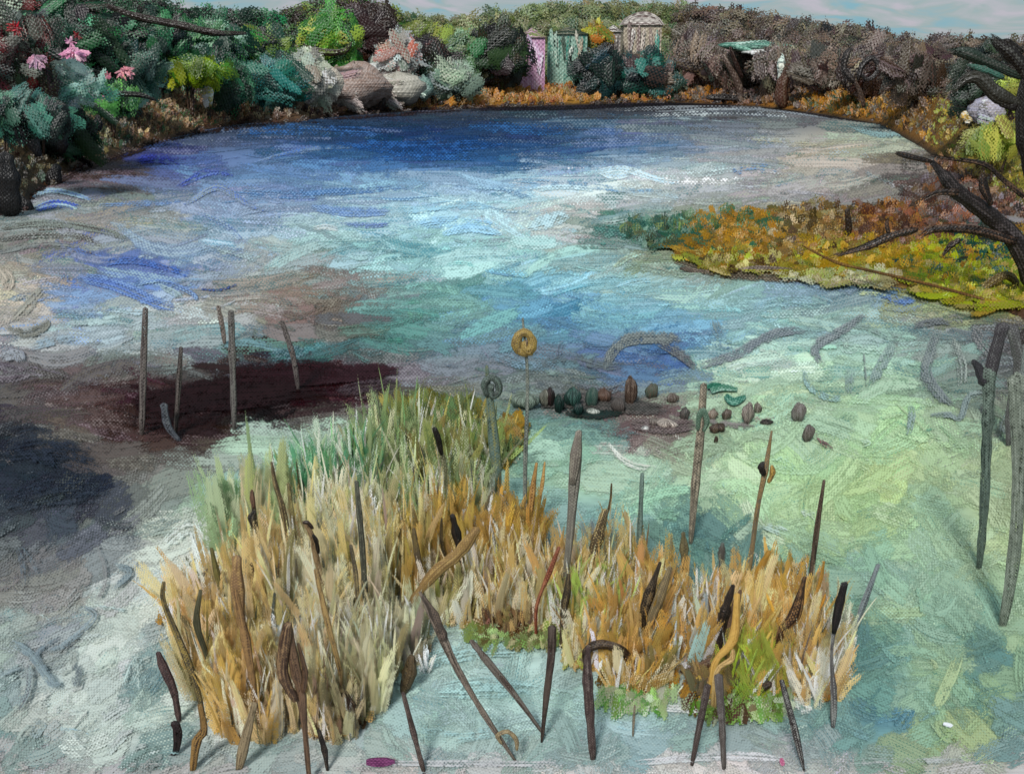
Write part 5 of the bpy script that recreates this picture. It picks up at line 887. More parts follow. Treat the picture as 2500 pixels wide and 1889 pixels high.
for i, (path, wd, c1, c2, dr) in enumerate(BANDS):
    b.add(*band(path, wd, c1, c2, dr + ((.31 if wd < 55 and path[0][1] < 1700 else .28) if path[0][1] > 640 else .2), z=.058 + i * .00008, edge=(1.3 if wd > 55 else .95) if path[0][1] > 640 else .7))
tag(b.build('streaks_and_reflections', PAINT_FLAT), 'long curving brushed streaks and painted branch reflections across the pond', 'streaks', kind='stuff')

# ---- dark stones and floating leaves in the shallows behind the reeds
GST = 'dark stones in the middle shallows'
def wstone(px, py, w_, h_, cols, label, name='stone', cat='stone', group=GST, ang=0.):
    stone(px, py - h_ * .24, w_ * 1.15, h_ * .8, label, cols, Yo=float(gp(px, py + h_ * .2)[1]), group=group, nst=0, curve=.1, name=name, cat=cat, ang=ang)
for a in [(1343, 985, 22, 60, ['2c1c1c', '0f1412'], 'black upright stone at the left end of the stone row'), (1365, 1000, 22, 56, ['14302a', '0a1a18'], 'dark green stone second from the left of the row'), (1398, 985, 40, 60, ['0c2420', '3c5c54'], 'large black-green stone with a grey sheen'),
          (1412, 1010, 26, 44, ['0a1c1a', '14302c'], 'low black-green stone under the large sheened one'), (1445, 985, 24, 60, ['24443c', '4c5c54'], 'dark teal stone right of the sheened one'), (1475, 975, 40, 40, ['4c3a30', '6c5448'], 'brown bent stone in the middle of the row'),
          (1510, 1000, 30, 46, ['5c5450', '3c3836'], 'grey-brown rounded stone left of the upright brown one'), (1540, 975, 26, 84, ['3c2c24', '6c5c50'], 'tall brown upright stone in the row'), (1592, 965, 26, 44, ['4c5c50', '5c4c40'], 'grey-green stone right of the tall brown one'),
          (1642, 980, 24, 30, ['4c4038', '7c746c'], 'small taupe stone near the tall grey reed'), (1628, 1040, 50, 26, ['5c504c', 'c8bcb0'], 'flat grey stone with a pale rim'), (1596, 1035, 20, 22, ['4c4440', '8c847c'], 'small grey stone left of the pale-rimmed one'),
          (1575, 1050, 26, 14, ['e0e0dc', '4c4844'], 'small white-tipped stone under the row'), (1280, 990, 60, 50, ['7c8c80', '3c443c'], 'mossy grey mound behind the thin tall cattail'), (1330, 985, 30, 54, ['4c4c44', '6c6c60'], 'olive-grey stone left of the black upright one'),
          (1672, 1020, 26, 40, ['5c5450', '3c3c38'], 'grey stone left of the tall grey reed'), (1740, 1020, 26, 34, ['6c5c50', '8c8074'], 'taupe stone right of the tall grey reed'), (1752, 1052, 34, 30, ['2c201c', '5c4c40'], 'dark brown stone below the taupe one'),
          (1775, 1020, 22, 34, ['6c6058', '3c342c'], 'thin taupe stone beside the dark brown one'), (1826, 1025, 32, 66, ['8c8078', '5c5450'], 'tall taupe cone-shaped stone'), (1850, 1005, 18, 34, ['7c746c', '4c443c'], 'small leaning stone right of the cone-shaped one'),
          (1871, 1035, 26, 18, ['14110f', '4c4440'], 'flat black stone right of the cone-shaped one'), (1950, 1020, 28, 56, ['7c7674', '5c5450'], 'grey pear-shaped stone at the right of the shallows'), (1974, 1070, 26, 52, ['6c6460', '4c4440'], 'grey tapered stone right of the pear-shaped one'),
          (1748, 1080, 8, 24, ['1c1410', '3c2c24'], 'tiny dark upright stone near the grey reed'), (1448, 1010, 30, 20, ['b8bcb4', '3c4c44'], 'small pale stone in front of the teal one')]:
    wstone(*a)
def leaf(path, wd, c1, c2, label, name='lily_pad', cat='leaf', group=None):
    b_ = Bag(); a = band(path, wd, c1, c2, -.1, z=.09, end=.4, edge=.3); b_.add(*a); org = a[0].reshape(-1, 3).mean(0)
    tag(b_.build(name, PAINT_THICK, origin=org), label, cat, group)
leaf([(1735, 965), (1760, 955), (1800, 960)], 18, '2c7454', '94b8a4', 'green curled leaf floating behind the stones')
leaf([(1770, 975), (1790, 990), (1820, 978)], 20, '14644c', '6ca48c', 'bright green folded leaf right of the curled one')
leaf([(1725, 955), (1740, 950), (1760, 948)], 12, '145c44', '3c8c6c', 'small deep green leaf next to the tall grey reed')
leaf([(895, 1878), (930, 1878), (965, 1876)], 24, '5c1c4c', '8c3c74', 'magenta petal lying at the bottom edge', 'petal', 'petal')
leaf([(1905, 1868), (1908, 1880), (1912, 1886)], 12, 'c0507c', 'd08ca4', 'small pink petal on the pale ground near the bottom', 'petal', 'petal')
leaf([(1622, 1632), (1620, 1615), (1614, 1604)], 20, 'd890b8', 'e8b8d0', 'pink petal in the ochre reeds', 'petal', 'petal')

# ---- the reed bed: clumps of broad painted blades
ZN = [  # label, x, y(base), rx, ry, colours, blades, length, width, lean
 ('olive reeds at the back of the bed under the dark water', 1065, 1010, 110, 36, ['5c6428', '6c6c24', '48562c', '8c7424'], 60, 80, 26, 1.1),
 ('olive and ochre reeds left of the grey-green cattail', 1110, 1100, 120, 50, ['5c6428', '3c5428', '84702c', 'c0bc8c', '6c6c28'], 90, 90, 24, .5),
 ('ochre knot of reeds right of the grey-green cattail', 1240, 1070, 40, 50, ['94701c', 'a8802c', '6c5c24', '4c5c2c'], 30, 50, 30, .8),
 ('pale green reeds at the back left of the bed', 950, 1110, 80, 70, ['8c9c5c', '5c7c44', 'c4c898', '7c8450', 'b0b080'], 70, 110, 16, .25),
 ('bright green sedge left of the back reeds', 850, 1170, 90, 60, ['3c7c4c', '2c6c44', '5c8c5c', '94b48c', 'd8dcc8'], 80, 120, 18, .35),
 ('emerald sedge at the left of the bright green one', 765, 1180, 40, 50, ['2c7c4c', '3c8c5c', '84b48c'], 40, 90, 16, .6),
 ('soft green broad reeds at the far left of the bed', 560, 1270, 50, 50, ['7c9c6c', '6c8c5c', '94a874', 'b0bc94'], 22, 150, 44, .2),
 ('soft green broad reeds right of the far left ones', 660, 1250, 50, 60, ['7c9864', '8ca470', 'a8ac6c', 'c8b88c'], 22, 150, 36, .2),
 ('cream and green reeds below the bright sedge', 900, 1270, 110, 60, ['c8bc88', '94a068', 'e0d8b4', '7c8450', 'b0a060'], 80, 120, 18, .25),
 ('cream reeds around the dark leaning heads', 760, 1290, 90, 70, ['e0cc94', 'd8bc80', 'ece4c8', 'c0a460', 'a8ac80'], 70, 120, 22, .25),
 ('pale green reeds in front of the grey-green cattail', 1100, 1230, 100, 60, ['b0b080', 'd8d4b8', '8c9458', 'c0a458', '6c7c48'], 70, 120, 18, .25),
 ('golden ochre reeds in the middle of the bed', 1110, 1330, 100, 70, ['a87420', '98681c', 'b48430', '8c6420', 'c09848'], 75, 120, 36, .3),
 ('golden ochre reeds under the tall thin cattail', 1240, 1330, 80, 70, ['a06c18', 'ac7820', '94641c', 'b88c3c'], 60, 120, 40, .35),
 ('ochre reeds streaked with dark stems', 1000, 1370, 80, 70, ['b08430', '8c6828', 'd0b470', '94743c'], 60, 150, 20, .15),
 ('cream reeds left of the ochre ones', 880, 1400, 90, 80, ['dcc890', 'e8dcb0', 'c0a45c', 'd0b474', 'b0b08c'], 75, 150, 24, .15),
 ('bright cream reeds with thick ridges', 770, 1440, 90, 70, ['ecdcb0', 'f0e8cc', 'd4b878', 'e0cc98'], 60, 130, 34, .35),
 ('tan reeds behind the brown broad spike', 640, 1420, 90, 80, ['d0ac6c', 'dcc08c', 'b8904c', 'e4d4ac', 'c09c5c'], 65, 150, 30, .15),
 ('sandy tan reeds at the left of the bed', 500, 1490, 80, 70, ['cca464', 'dcbc84', 'b88c44', 'e8dcc0'], 50, 130, 34, .35),
 ('sandy reeds crossing the left stalks', 530, 1610, 90, 80, ['c8a05c', 'd4b074', 'b48840', 'e0cca0', 'a07838'], 60, 150, 34, .3),
 ('tan reeds in the front left of the bed', 620, 1700, 100, 80, ['c89c50', 'b8842c', 'd8b478', 'e4d4b0', 'a87830'], 75, 150, 32, .3),
 ('beige reeds around the dark fibrous base', 740, 1660, 90, 90, ['d0b078', 'c0985c', 'e0d0a8', 'a88450', '6c5038'], 75, 160, 28, .2),
 ('brown-footed reeds at the front of the bed', 820, 1740, 70, 50, ['b89058', '6c4c34', '3c2418', 'd0b484'], 55, 110, 24, .25),
 ('pale beige reeds left of the pool', 880, 1620, 90, 90, ['d8cca0', 'c8b888', 'e0d8b8', 'b0a078', 'a89068'], 85, 150, 26, .2),
 ('cream-grey reeds leaning toward the pool', 950, 1560, 90, 70, ['d0c8a0', 'b8ac84', '8c7c68', 'e0dcc4', '94845c'], 70, 120, 22, .4),
 ('speckled tan reeds above the pool', 1110, 1450, 90, 60, ['c8b078', 'd8c494', 'a88850', 'e8dcbc', '8c7c3c'], 70, 100, 22, .4),
 ('dark brown-footed reeds above the pool', 1240, 1510, 60, 34, ['5c2c1c', '3c1c14', '8c6c3c', '6c4c24'], 50, 70, 12, .6),
 ('pale speckled reeds right of the dark foot', 1330, 1450, 90, 60, ['dcc898', 'c8b078', 'e8dcc0', 'b08c4c', '94a84c'], 75, 100, 22, .4),
 ('cream and lime reeds at the right of the pool', 1430, 1480, 90, 60, ['dccca0', 'a8b844', 'c8a45c', 'ece4d0', '8cac3c'], 65, 110, 22, .4),
 ('tan and cream reeds arching over the middle of the pool', 1250, 1430, 110, 60, ['dcc898', 'c89c50', 'e8dcc0', 'b08440', 'd0b47c'], 90, 130, 22, .35),
 ('ochre reeds standing at the upper right of the pool', 1440, 1560, 70, 50, ['c08c3c', 'dcc890', 'a8b04c', 'b07c28', 'e4d8b8'], 70, 110, 24, .4),
 ('straw reeds in the dip between the golden and right hand ochre reeds', 1400, 1420, 80, 60, ['d0b070', 'b8843c', 'e0d0a4', 'a07c3c'], 70, 120, 22, .35),
 ('thin tan reeds rising behind the pool', 1480, 1370, 90, 60, ['c8ac6c', 'a87c34', '8cacac', 'b89858', '8c9c88'], 45, 110, 16, .25),
 ('ochre reeds below the leaning dark heads', 1530, 1560, 90, 70, ['b47c28', 'a87020', 'c89440', 'd0a858', '94601c'], 70, 130, 34, .35),
 ('ochre reeds left of the blue-grey gaps', 1590, 1450, 60, 60, ['b07c2c', 'c08c3c', 'a07030', 'd8bc84'], 45, 110, 30, .4),
 ('golden tan reeds dipping to the front edge', 1560, 1640, 80, 40, ['b47c24', 'c08c38', 'd8c090', '6c4c1c'], 55, 90, 28, .6),
 ('ochre reeds with blue-grey gaps at the right', 1690, 1530, 80, 70, ['b88434', 'c89848', '94a8b0', 'e0dcd0', 'a87428'], 60, 120, 26, .4),
 ('golden reeds between the two black heads', 1800, 1510, 70, 70, ['c89444', 'b07c28', 'd8b068', 'e4c88c'], 55, 130, 30, .3),
 ('deep ochre reeds behind the right black head', 1895, 1480, 70, 70, ['b07820', 'bc8830', 'a06c1c', 'd8b878', 'e8e0cc'], 60, 110, 38, .4),
 ('broad golden reeds at the right of the bed', 1960, 1550, 60, 90, ['b88430', 'c89444', 'd8c08c', '94784c'], 60, 130, 28, .3),
 ('ochre and lime reeds in the front right', 1850, 1630, 80, 60, ['94a41c', '9ca828', 'a87c24', 'b88c34', '8c9c24'], 60, 100, 34, .5),
 ('cream and ochre reeds at the right front', 1990, 1640, 70, 60, ['e8dcbc', 'c89448', 'f0ece0', 'b8803c', 'd8b478'], 60, 110, 24, .5),
 ('pale grey-cream reeds beside the black cattail', 2035, 1560, 40, 80, ['ccc8a8', 'a8a890', 'e0dcc8', 'b8a468'], 40, 100, 16, .35),
 ('brown-rooted reeds by the front stalks', 1740, 1650, 60, 40, ['5c4030', '8c6434', '3c2c1c', 'b08434'], 55, 80, 26, .6),
 ('low green reeds under the right front edge', 1800, 1720, 130, 30, ['8cb05c', '6c9434', '5c4030', 'c0c8a8'], 60, 44, 26, .8),
 ('low lime reeds at the dark arched stem', 1560, 1690, 90, 40, ['7ca850', '5c9440', 'b0c08c', 'c8d0b8'], 45, 50, 22, .8),
 ('low green reeds fringing the pool', 1270, 1550, 120, 20, ['8cac64', '7c8c50', 'b0b080', '6c6438'], 45, 40, 22, .8),
 ('low mossy reeds at the left front', 880, 1690, 60, 60, ['5c5438', '8c9c5c', '3c2c1c', '94845c'], 40, 60, 24, .6),
]
GR = 'clumps of the reed bed'
for (lab, x, y, rx, ry, cols, nb, lp, wp, lean) in ZN:
    org = gp(np.array(float(x)), np.array(float(y) + lp * .35)); org[2] = 0
    t = empty('reed_clump', org, lab, 'reeds', GR)
    bb_ = Bag(); yb = y + lp * .35
    L0 = lp
    lpL, wpL = (lp * 1.35, wp * .95) if lp > 85 else (lp, wp); cr_ = 1.0 if 'soft green' not in lab else .45
    mat_n = int(nb * .9 * cr_)
    fx = x + rx * rng.uniform(-1, 1, mat_n); fy = yb - lp * .25 + ry * rng.uniform(-1, 1, mat_n); e = ((fx - x) / rx) ** 2 + ((fy - yb + lp * .25) / ry) ** 2 < 1; fx, fy = fx[e], fy[e]
    cz = np.array([srgb(rng.choice(cols)) for _ in fx]); cz2 = np.array([srgb(rng.choice(cols)) for _ in fx])
    flat_strokes(bb_, fx, fy, rng.uniform(50, 110, len(fx)), rng.uniform(20, 44, len(fx)), rng.normal(-1.4, .4, len(fx)), rng.normal(0, .4, len(fx)), jit(cz, len(fx), .06), jit(cz2, len(fx), .06), .5, .15, .06 + rng.uniform(0, .03, len(fx)), n=6, m=4)
    tuft_patch(bb_, x, yb, rx, ry, cols, int(nb * 1.15 * cr_), lpL * .95, wpL * 1.7, zb=-.03, ang=lean * .55, dry=.22, taper=.45)
    tuft_patch(bb_, x, yb, rx * 1.05, ry, cols, int(nb * .8 * cr_), lpL * 1.1, wpL * .45, zb=-.03, ang=lean * .6, dry=.05, amt=.16, taper=.6)
    if lp > 85: tuft_patch(bb_, x, yb, rx, ry, ['3c3024', '5c4c34', '2c2c24', 'f0ece0', 'ece8dc', 'e4e0d4', 'f0ead8'], int(nb * .5 * cr_), lpL * 1.0, wpL * .42, zb=-.03, ang=lean * .45, dry=.12, amt=.1, taper=.6)
    tag(bb_.build('foliage', PAINT_LEAF, t, origin=org), kind='stuff')
    for k in range(6):
        b2 = Bag(); sub = rng.choice(cols)
        tuft_patch(b2, x + rng.uniform(-.7, .7) * rx, yb + rng.uniform(-.2, .9) * ry, 2, 2, [sub], 3, lpL * 1.15, wpL * 1.3, zb=-.03, ang=lean * .55, dry=.05, amt=.1, taper=.5)
        if b2.v: b2.build('blade', PAINT_LEAF, t, origin=org)
# bare white flecks between the reeds: pale dry leaves
for (x, y, w_, h_) in [(912, 1225, 40, 100), (1102, 1195, 36, 90), (1205, 1195, 20, 70), (1180, 1250, 26, 50), (740, 1475, 60, 50), (1012, 1465, 36, 40), (1555, 1395, 24, 30), (815, 1265, 26, 40), (900, 1310, 30, 70), (1460, 1520, 30, 90), (1455, 1420, 40, 60), (1835, 1400, 60, 24), (1680, 1620, 60, 40), (1845, 1530, 50, 26), (1640, 1540, 26, 60), (420, 1440, 34, 40), (475, 1465, 30, 30), (555, 1480, 34, 60), (685, 1500, 30, 110), (762, 1660, 26, 90), (1040, 1580, 40, 26), (1640, 1720, 60, 22)]:
    zn = min(ZN, key=lambda q: math.hypot(q[1] - x, (q[2] - y))); dn = min(90, max(0, 1640 - y - h_ * .5))
    b_ = Bag(); tuft_patch(b_, x, y + h_ * .5 + dn, w_ * .4, 6, ['e8e8e8', 'e4e4dc', 'f0f0f4'], 7, h_ * .8 + dn, w_ * .5, zb=0, ang=.1, dry=.12, amt=.03, bed=False)
    if b_.v: tag(b_.build('dry_leaf', PAINT, origin=gp(x, y + h_ * .5)), 'white leaf scrap among the ' + zn[0] if len(zn[0].split()) <= 11 else 'bleached white leaf scrap standing between the reed blades', 'leaf', 'bleached leaf scraps in the reeds')
# clear blue-grey gaps are water; dark fibrous feet of the reeds
for (pts, ws, c1, c2, lab) in [([(1435, 1650), (1432, 1590), (1470, 1572), (1520, 1590), (1560, 1640)], [10, 26, 30, 30, 10], '2c2018', '5c4a38', 'dark arched stem bending over the right of the pool'),
                               ([(985, 1690), (1000, 1640), (1005, 1600)], [26, 44, 16], '4c3c28', '6c5c40', 'dark mossy foot of reeds at the left of the pool'),
                               ([(1790, 1700), (1820, 1695), (1880, 1668)], [16, 34, 22], '2c2018', '5c4838', 'short dark root under the right front reeds'),
                               ([(1660, 1640), (1700, 1632), (1745, 1610)], [10, 26, 30], '4c3424', '6c5844', 'brown root joining the front stalks'),
                               ([(820, 1780), (850, 1730), (840, 1690)], [30, 50, 20], '2c1a14', '7c5c40', 'dark fibrous root at the front left of the bed')]:
    limb('reed_root', pts, ws, c1, c2, lab, 'root', Y=float(gp(pts[0][0], max(p[1] for p in pts))[1]) - .05, dry=.35)

# ---- stalks and cattails: each traced, rooted in the ground at its foot
def stalk(name, label, path, ws, c1, c2, head=None, cat='reed stalk', group=None, dry=.24, mixa=.5, extra=None, flat=.5, fwd=0.0):
    """path runs from foot to tip in picture pixels; it stands in one upright plane over its foot"""
    foot = gp(*[np.array(float(v)) for v in path[0]]); Y = float(foot[1])
    if fwd:
        Y -= fwd; base = vp(path[0][0], path[0][1], Y); base[2] = -.03
    if head is None and not extra:
        return limb(name, path, ws, c1, c2, label, cat, group, Y=Y, flat=flat, dry=dry, mixa=mixa, material=PAINT, root=base if fwd else None)
    if fwd: foot = base
    t = empty(name, foot, label, cat, group)
    limb('stem', path, ws, c1, c2, Y=Y, parent=t, origin=foot, flat=flat, dry=dry, mixa=mixa, material=PAINT, root=base if fwd else None)
    for (pts, hw, h1, h2) in (head or []): limb('seed_head', pts, hw, h1, h2, Y=Y - .03, parent=t, origin=foot, flat=.7, dry=-.1, mixa=.5)
    for (pts, hw, h1, h2) in (extra or []): limb('leaf', pts, hw, h1, h2, Y=Y - .02, parent=t, origin=foot, flat=.3, dry=.0, mixa=.5)
    return t
GK = 'tall thin stalks standing in the dark water'
stalk('reed_stalk', 'tall grey-brown stalk at the left of the maroon reflections', [(346, 1065), (350, 900), (355, 753)], [15, 18, 14], '6c6460', '3c3434', group=GK, dry=.3)
stalk('reed_stalk', 'dark-tipped shorter stalk second from the left', [(428, 1062), (436, 940), (442, 848)], [13, 15, 11], '5c5450', '2c2828', group=GK, dry=.3)
stalk('reed_stalk', 'tallest grey stalk in the middle of the maroon reflections', [(572, 1052), (568, 900), (564, 760)], [14, 18, 15], '6c6864', '40383a', group=GK, dry=.3)
stalk('reed_stalk', 'short brown stalk touching the tallest grey one', [(549, 842), (543, 800), (533, 748)], [8, 14, 10], '6c6058', '8c8078', group=GK, dry=.3)
stalk('reed_stalk', 'curved grey stalk at the right of the maroon reflections', [(729, 958), (718, 880), (700, 820), (688, 784)], [9, 15, 14, 11], '6c6460', '4c4446', group=GK, dry=.3)
stalk('reed_stalk', 'blue-grey curled stalk at the foot of the dark-tipped one', [(440, 1078), (410, 1040), (400, 988)], [12, 20, 20], '4c5058', '5c6064', group=GK, dry=.3)
GC = 'cattails of the reed bed'
stalk('cattail', 'tall thin cattail with a round ochre head', [(1284, 1330), (1282, 1150), (1288, 930), (1276, 777)], [15, 11, 9, 5], '5c6460', '8c9084', group=GC, cat='cattail',
      head=[([(1288, 868), (1262, 850), (1266, 820), (1285, 812), (1300, 835), (1292, 858), (1280, 850), (1280, 835)], [14, 24, 24, 22, 24, 24, 22, 14], '9c8448', '5c4c34'), ([(1286, 866), (1284, 845), (1287, 830)], [9, 12, 8], '5c4c44', '8c7c58')])
stalk('cattail', 'thick grey-green cattail with a round black head', [(1225, 1260), (1208, 1100), (1196, 980), (1188, 893)], [18, 28, 22, 8], '5c7068', '7c7c50', group=GC, cat='cattail',
      head=[([(1190, 968), (1182, 940), (1196, 922), (1214, 930), (1218, 955), (1203, 966), (1198, 948), (1204, 940)], [12, 18, 18, 18, 20, 18, 18, 12], '3c4440', '5c6c64')])
stalk('cattail', 'grey-brown cattail with a thick upper half in the green water', [(1372, 1495), (1392, 1300), (1404, 1150), (1414, 1052)], [12, 22, 30, 16], '6c6860', '8c887c', group=GC, cat='cattail', dry=.05,
      head=[([(1398, 1180), (1406, 1110), (1413, 1054)], [22, 32, 16], '6c645c', '908a7c')])
stalk('reed_stalk', 'pale grey thin stalk left of the tallest grey reed', [(1553, 1405), (1562, 1280), (1568, 1155)], [10, 14, 10], '6c8078', '4c5c54', group=GC)
stalk('reed_stalk', 'dark short thin stalk in the ochre reeds near the green water', [(1470, 1290), (1489, 1230), (1493, 1180)], [6, 7, 4], '5c4c34', '2c2418', group=GC)
stalk('cattail', 'tall grey reed with a green knot, tallest in the green water', [(1686, 1330), (1698, 1180), (1710, 1060), (1718, 938)], [14, 22, 22, 16], '6c6458', 'a89c88', group=GC, cat='cattail',
      head=[([(1704, 1050), (1706, 1020), (1716, 1000), (1726, 1030), (1718, 1052)], [10, 14, 14, 14, 8], '4c6454', '748878')])
stalk('cattail', 'slanting reed with a black and ochre bud', [(1828, 1410), (1848, 1250), (1868, 1150), (1884, 1052)], [10, 14, 16, 7], '8c7450', '5c5c54', group=GC, cat='cattail',
      head=[([(1866, 1160), (1858, 1140), (1864, 1128)], [12, 20, 10], '14100f', '2c2420'), ([(1876, 1178), (1886, 1155), (1884, 1136)], [10, 18, 8], 'a08040', '5c4c34')])
stalk('reed_stalk', 'dark brown thin stalk right of the slanting budded reed', [(1978, 1425), (1996, 1280), (2012, 1172)], [14, 15, 8], '5c4c40', '2c221e', group=GC)
stalk('reed_stalk', 'short grey slanting stalk alone in the right water', [(2082, 1550), (2110, 1470), (2144, 1378)], [14, 20, 12], '7c8488', '5c6464', group=GC)
stalk('cattail', 'black cattail head at the right end of the bed', [(2034, 1778), (2036, 1700), (2030, 1600), (2040, 1520), (2066, 1420)], [16, 20, 8, 14, 8], '4c4848', '8c8c88', group=GC, cat='cattail',
      head=[([(2036, 1545), (2048, 1480), (2062, 1424)], [18, 28, 18], '0f0c0c', '241c1a')])
stalk('cattail', 'cattail with a broad brown head in the cream reeds', [(745, 1790), (735, 1700), (715, 1600), (706, 1520)], [16, 30, 30, 12], '6c5440', '3c2c22', fwd=.7, group=GC, cat='cattail',
      head=[([(722, 1710), (690, 1640), (700, 1540), (706, 1520)], [26, 34, 30, 16], '3c2a20', '8c7050'), ([(740, 1690), (745, 1640), (728, 1570)], [14, 18, 8], '5c4430', '2c2018')])
stalk('cattail', 'small black cattail in the soft green reeds at the left', [(634, 1405), (632, 1330), (622, 1260), (615, 1200)], [5, 5, 14, 10], '5c5440', '2c241c', fwd=.7, group=GC, cat='cattail', head=[([(622, 1290), (614, 1264), (622, 1248)], [14, 22, 10], '14110f', '4c4438'), ([(620, 1240), (616, 1215), (615, 1196)], [10, 14, 6], '6c5040', '2c2018')])
stalk('cattail', 'thin dark cattail leaning left behind the cream reeds', [(706, 1330), (690, 1240), (672, 1180), (663, 1128)], [16, 16, 12, 8], '4c4030', '8c7c58', fwd=.7, group=GC, cat='cattail', extra=[([(722, 1320), (712, 1250), (704, 1180)], [8, 12, 8], '5c5038', '8c8458')])
stalk('cattail', 'crooked black-tipped cattail over the cream reeds', [(790, 1440), (772, 1360), (762, 1310), (745, 1275)], [12, 18, 16, 14], '8c7454', '4c3c30', fwd=.7, group=GC, cat='cattail', head=[([(778, 1350), (772, 1320), (764, 1305)], [8, 14, 8], '14100f', '2c241e'), ([(764, 1290), (750, 1274), (740, 1276)], [8, 12, 6], '14100f', '3c2c24')])
stalk('cattail', 'black cattail head among the olive reeds', [(1092, 1230), (1085, 1140), (1072, 1085), (1064, 1045)], [8, 12, 14, 8], '5c5c44', '8c8c6c', fwd=.7, group=GC, cat='cattail', head=[([(1078, 1110), (1070, 1072), (1060, 1044)], [10, 18, 12], '0f0c0c', '2c2824')])
stalk('cattail', 'fat black cattail head in the golden ochre reeds', [(1132, 1420), (1122, 1340), (1108, 1262)], [8, 16, 10], '2c2018', '5c4c30', fwd=.7, group=GC, cat='cattail', head=[([(1124, 1350), (1114, 1300), (1104, 1256)], [16, 26, 12], '14100f', '2c2018')])
for (p, ws, c1, c2, lab) in [
 ([(892, 1460), (884, 1330), (870, 1175)], [14, 18, 10], '3c3c34', '6c6c5c', 'long dark stalk between the cream and green reeds'),
 ([(1032, 1420), (1018, 1350), (1010, 1290)], [10, 18, 8], '4c4030', '6c5c38', 'dark grooved stalk in the streaked ochre reeds'),
 ([(1090, 1380), (1078, 1320), (1078, 1265)], [6, 10, 5], '2c2418', '5c4c2c', 'thin dark stalk left of the fat black head'),
 ([(1005, 1480), (1060, 1400), (1120, 1350), (1165, 1290)], [24, 28, 32, 22], '7c6038', 'a08450', 'broad brown stalk slanting up through the ochre reeds'),
 ([(546, 1465), (530, 1400), (516, 1338)], [12, 20, 8], '6c6438', '4c4428', 'olive spear-shaped stalk at the bed\'s left'),
 ([(592, 1560), (580, 1440), (578, 1360)], [16, 34, 22], '7c6044', 'b0905c', 'broad brown stalk left of the small dark head'),
 ([(622, 1430), (618, 1400), (614, 1376)], [8, 14, 8], '2c201a', '5c4838', 'small dark stalk tip over the tan reeds'),
 ([(620, 1690), (600, 1560), (575, 1440)], [14, 24, 12], '8c6c44', '4c3424', 'brown stalk running down the tan reeds'),
 ([(830, 1640), (800, 1520), (770, 1390)], [10, 18, 10], 'a08454', '4c3c2c', 'tan stalk with dark edge in the cream reeds'),
 ([(875, 1500), (868, 1400), (856, 1330)], [8, 14, 8], '4c4438', '8c7c58', 'thin grey stalk in the cream reeds'),
 ([(1292, 1310), (1300, 1200), (1310, 1130)], [12, 16, 6], 'b08850', '5c3c20', 'ochre twisted stalk right of the tall thin cattail'),
 ([(1316, 1230), (1324, 1180), (1330, 1128)], [8, 10, 4], 'c8a064', '8c5c30', 'thin orange stalk beside the twisted ochre one'),
 ([(1442, 1380), (1460, 1310), (1478, 1245)], [18, 32, 16], '4c4030', 'b09c6c', 'dark split stalk right of the pool'),
 ([(1572, 1508), (1585, 1450), (1612, 1372)], [26, 26, 8], '1c1512', '6c5c44', 'black leaning stalk tip in the ochre reeds'),
 ([(1590, 1515), (1610, 1460), (1636, 1385)], [24, 26, 14], '6c6048', '94805c', 'grey-brown leaning stalk beside the black one'),
 ([(1760, 1545), (1770, 1490), (1790, 1428)], [20, 32, 10], '1c1512', '4c3c30', 'thick black stalk head in the right ochre reeds'),
 ([(1778, 1540), (1795, 1480), (1808, 1440)], [18, 22, 8], '6c5440', '4c3c30', 'brown stalk hugging the thick black head'),
 ([(1905, 1548), (1940, 1500), (1965, 1408)], [22, 34, 10], '2c1c14', '8c6840', 'black and brown stalk head at the right'),
 ([(1838, 1450), (1850, 1400), (1878, 1345)], [22, 22, 14], 'a87c2c', '8c6c34', 'ochre stalk tip rising over the right reeds'),
 ([(1745, 1620), (1790, 1560), (1800, 1450)], [18, 26, 14], 'c8a054', 'b0843c', 'long tan stalk curving up from the dark root'),
 ([(1750, 1640), (1785, 1610), (1790, 1585)], [14, 20, 8], 'c0a068', '8c6c3c', 'short tan stalk curling at the dark root'),
 ([(1980, 1480), (2000, 1430), (2012, 1370)], [8, 12, 5], 'a8782c', '8c6c34', 'thin ochre twig at the right of the bed'),
 ([(1995, 1505), (2008, 1470), (2015, 1450)], [7, 9, 4], 'b8802c', '8c6c34', 'tiny ochre twig above the grey-cream reeds'),
 ([(1762, 1380), (1762, 1350), (1764, 1325)], [14, 20, 10], '4c4844', '6c7c78', 'dim dark stub in the blue-green water behind the bed'),
 ([(1672, 1400), (1670, 1340), (1668, 1300)], [12, 22, 10], '6c6448', '3c3428', 'mottled stub left of the dim one'),
 ([(1375, 1500), (1385, 1440), (1388, 1400)], [16, 20, 8], '2c241c', '6c5c40', 'dark foot-stalk at the right of the speckled reeds'),
 ([(505, 1605), (480, 1520), (490, 1440)], [12, 20, 8], '5c5840', '3c3c2c', 'dashed olive stalk crossing the sandy reeds'),
 ([(1310, 1480), (1340, 1400), (1365, 1335)], [8, 14, 8], '6c3424', 'a0684c', 'russet broken stalk in the speckled reeds'),
]: stalk('reed_stalk', lab, p, [q * 1.1 for q in ws], c1, c2, group='dark stalks inside the reed bed', fwd=.7, dry=.12)
GF = 'stalks and their painted reflections in the front water'  # front stalks run into their reflections, built together as upright limbs
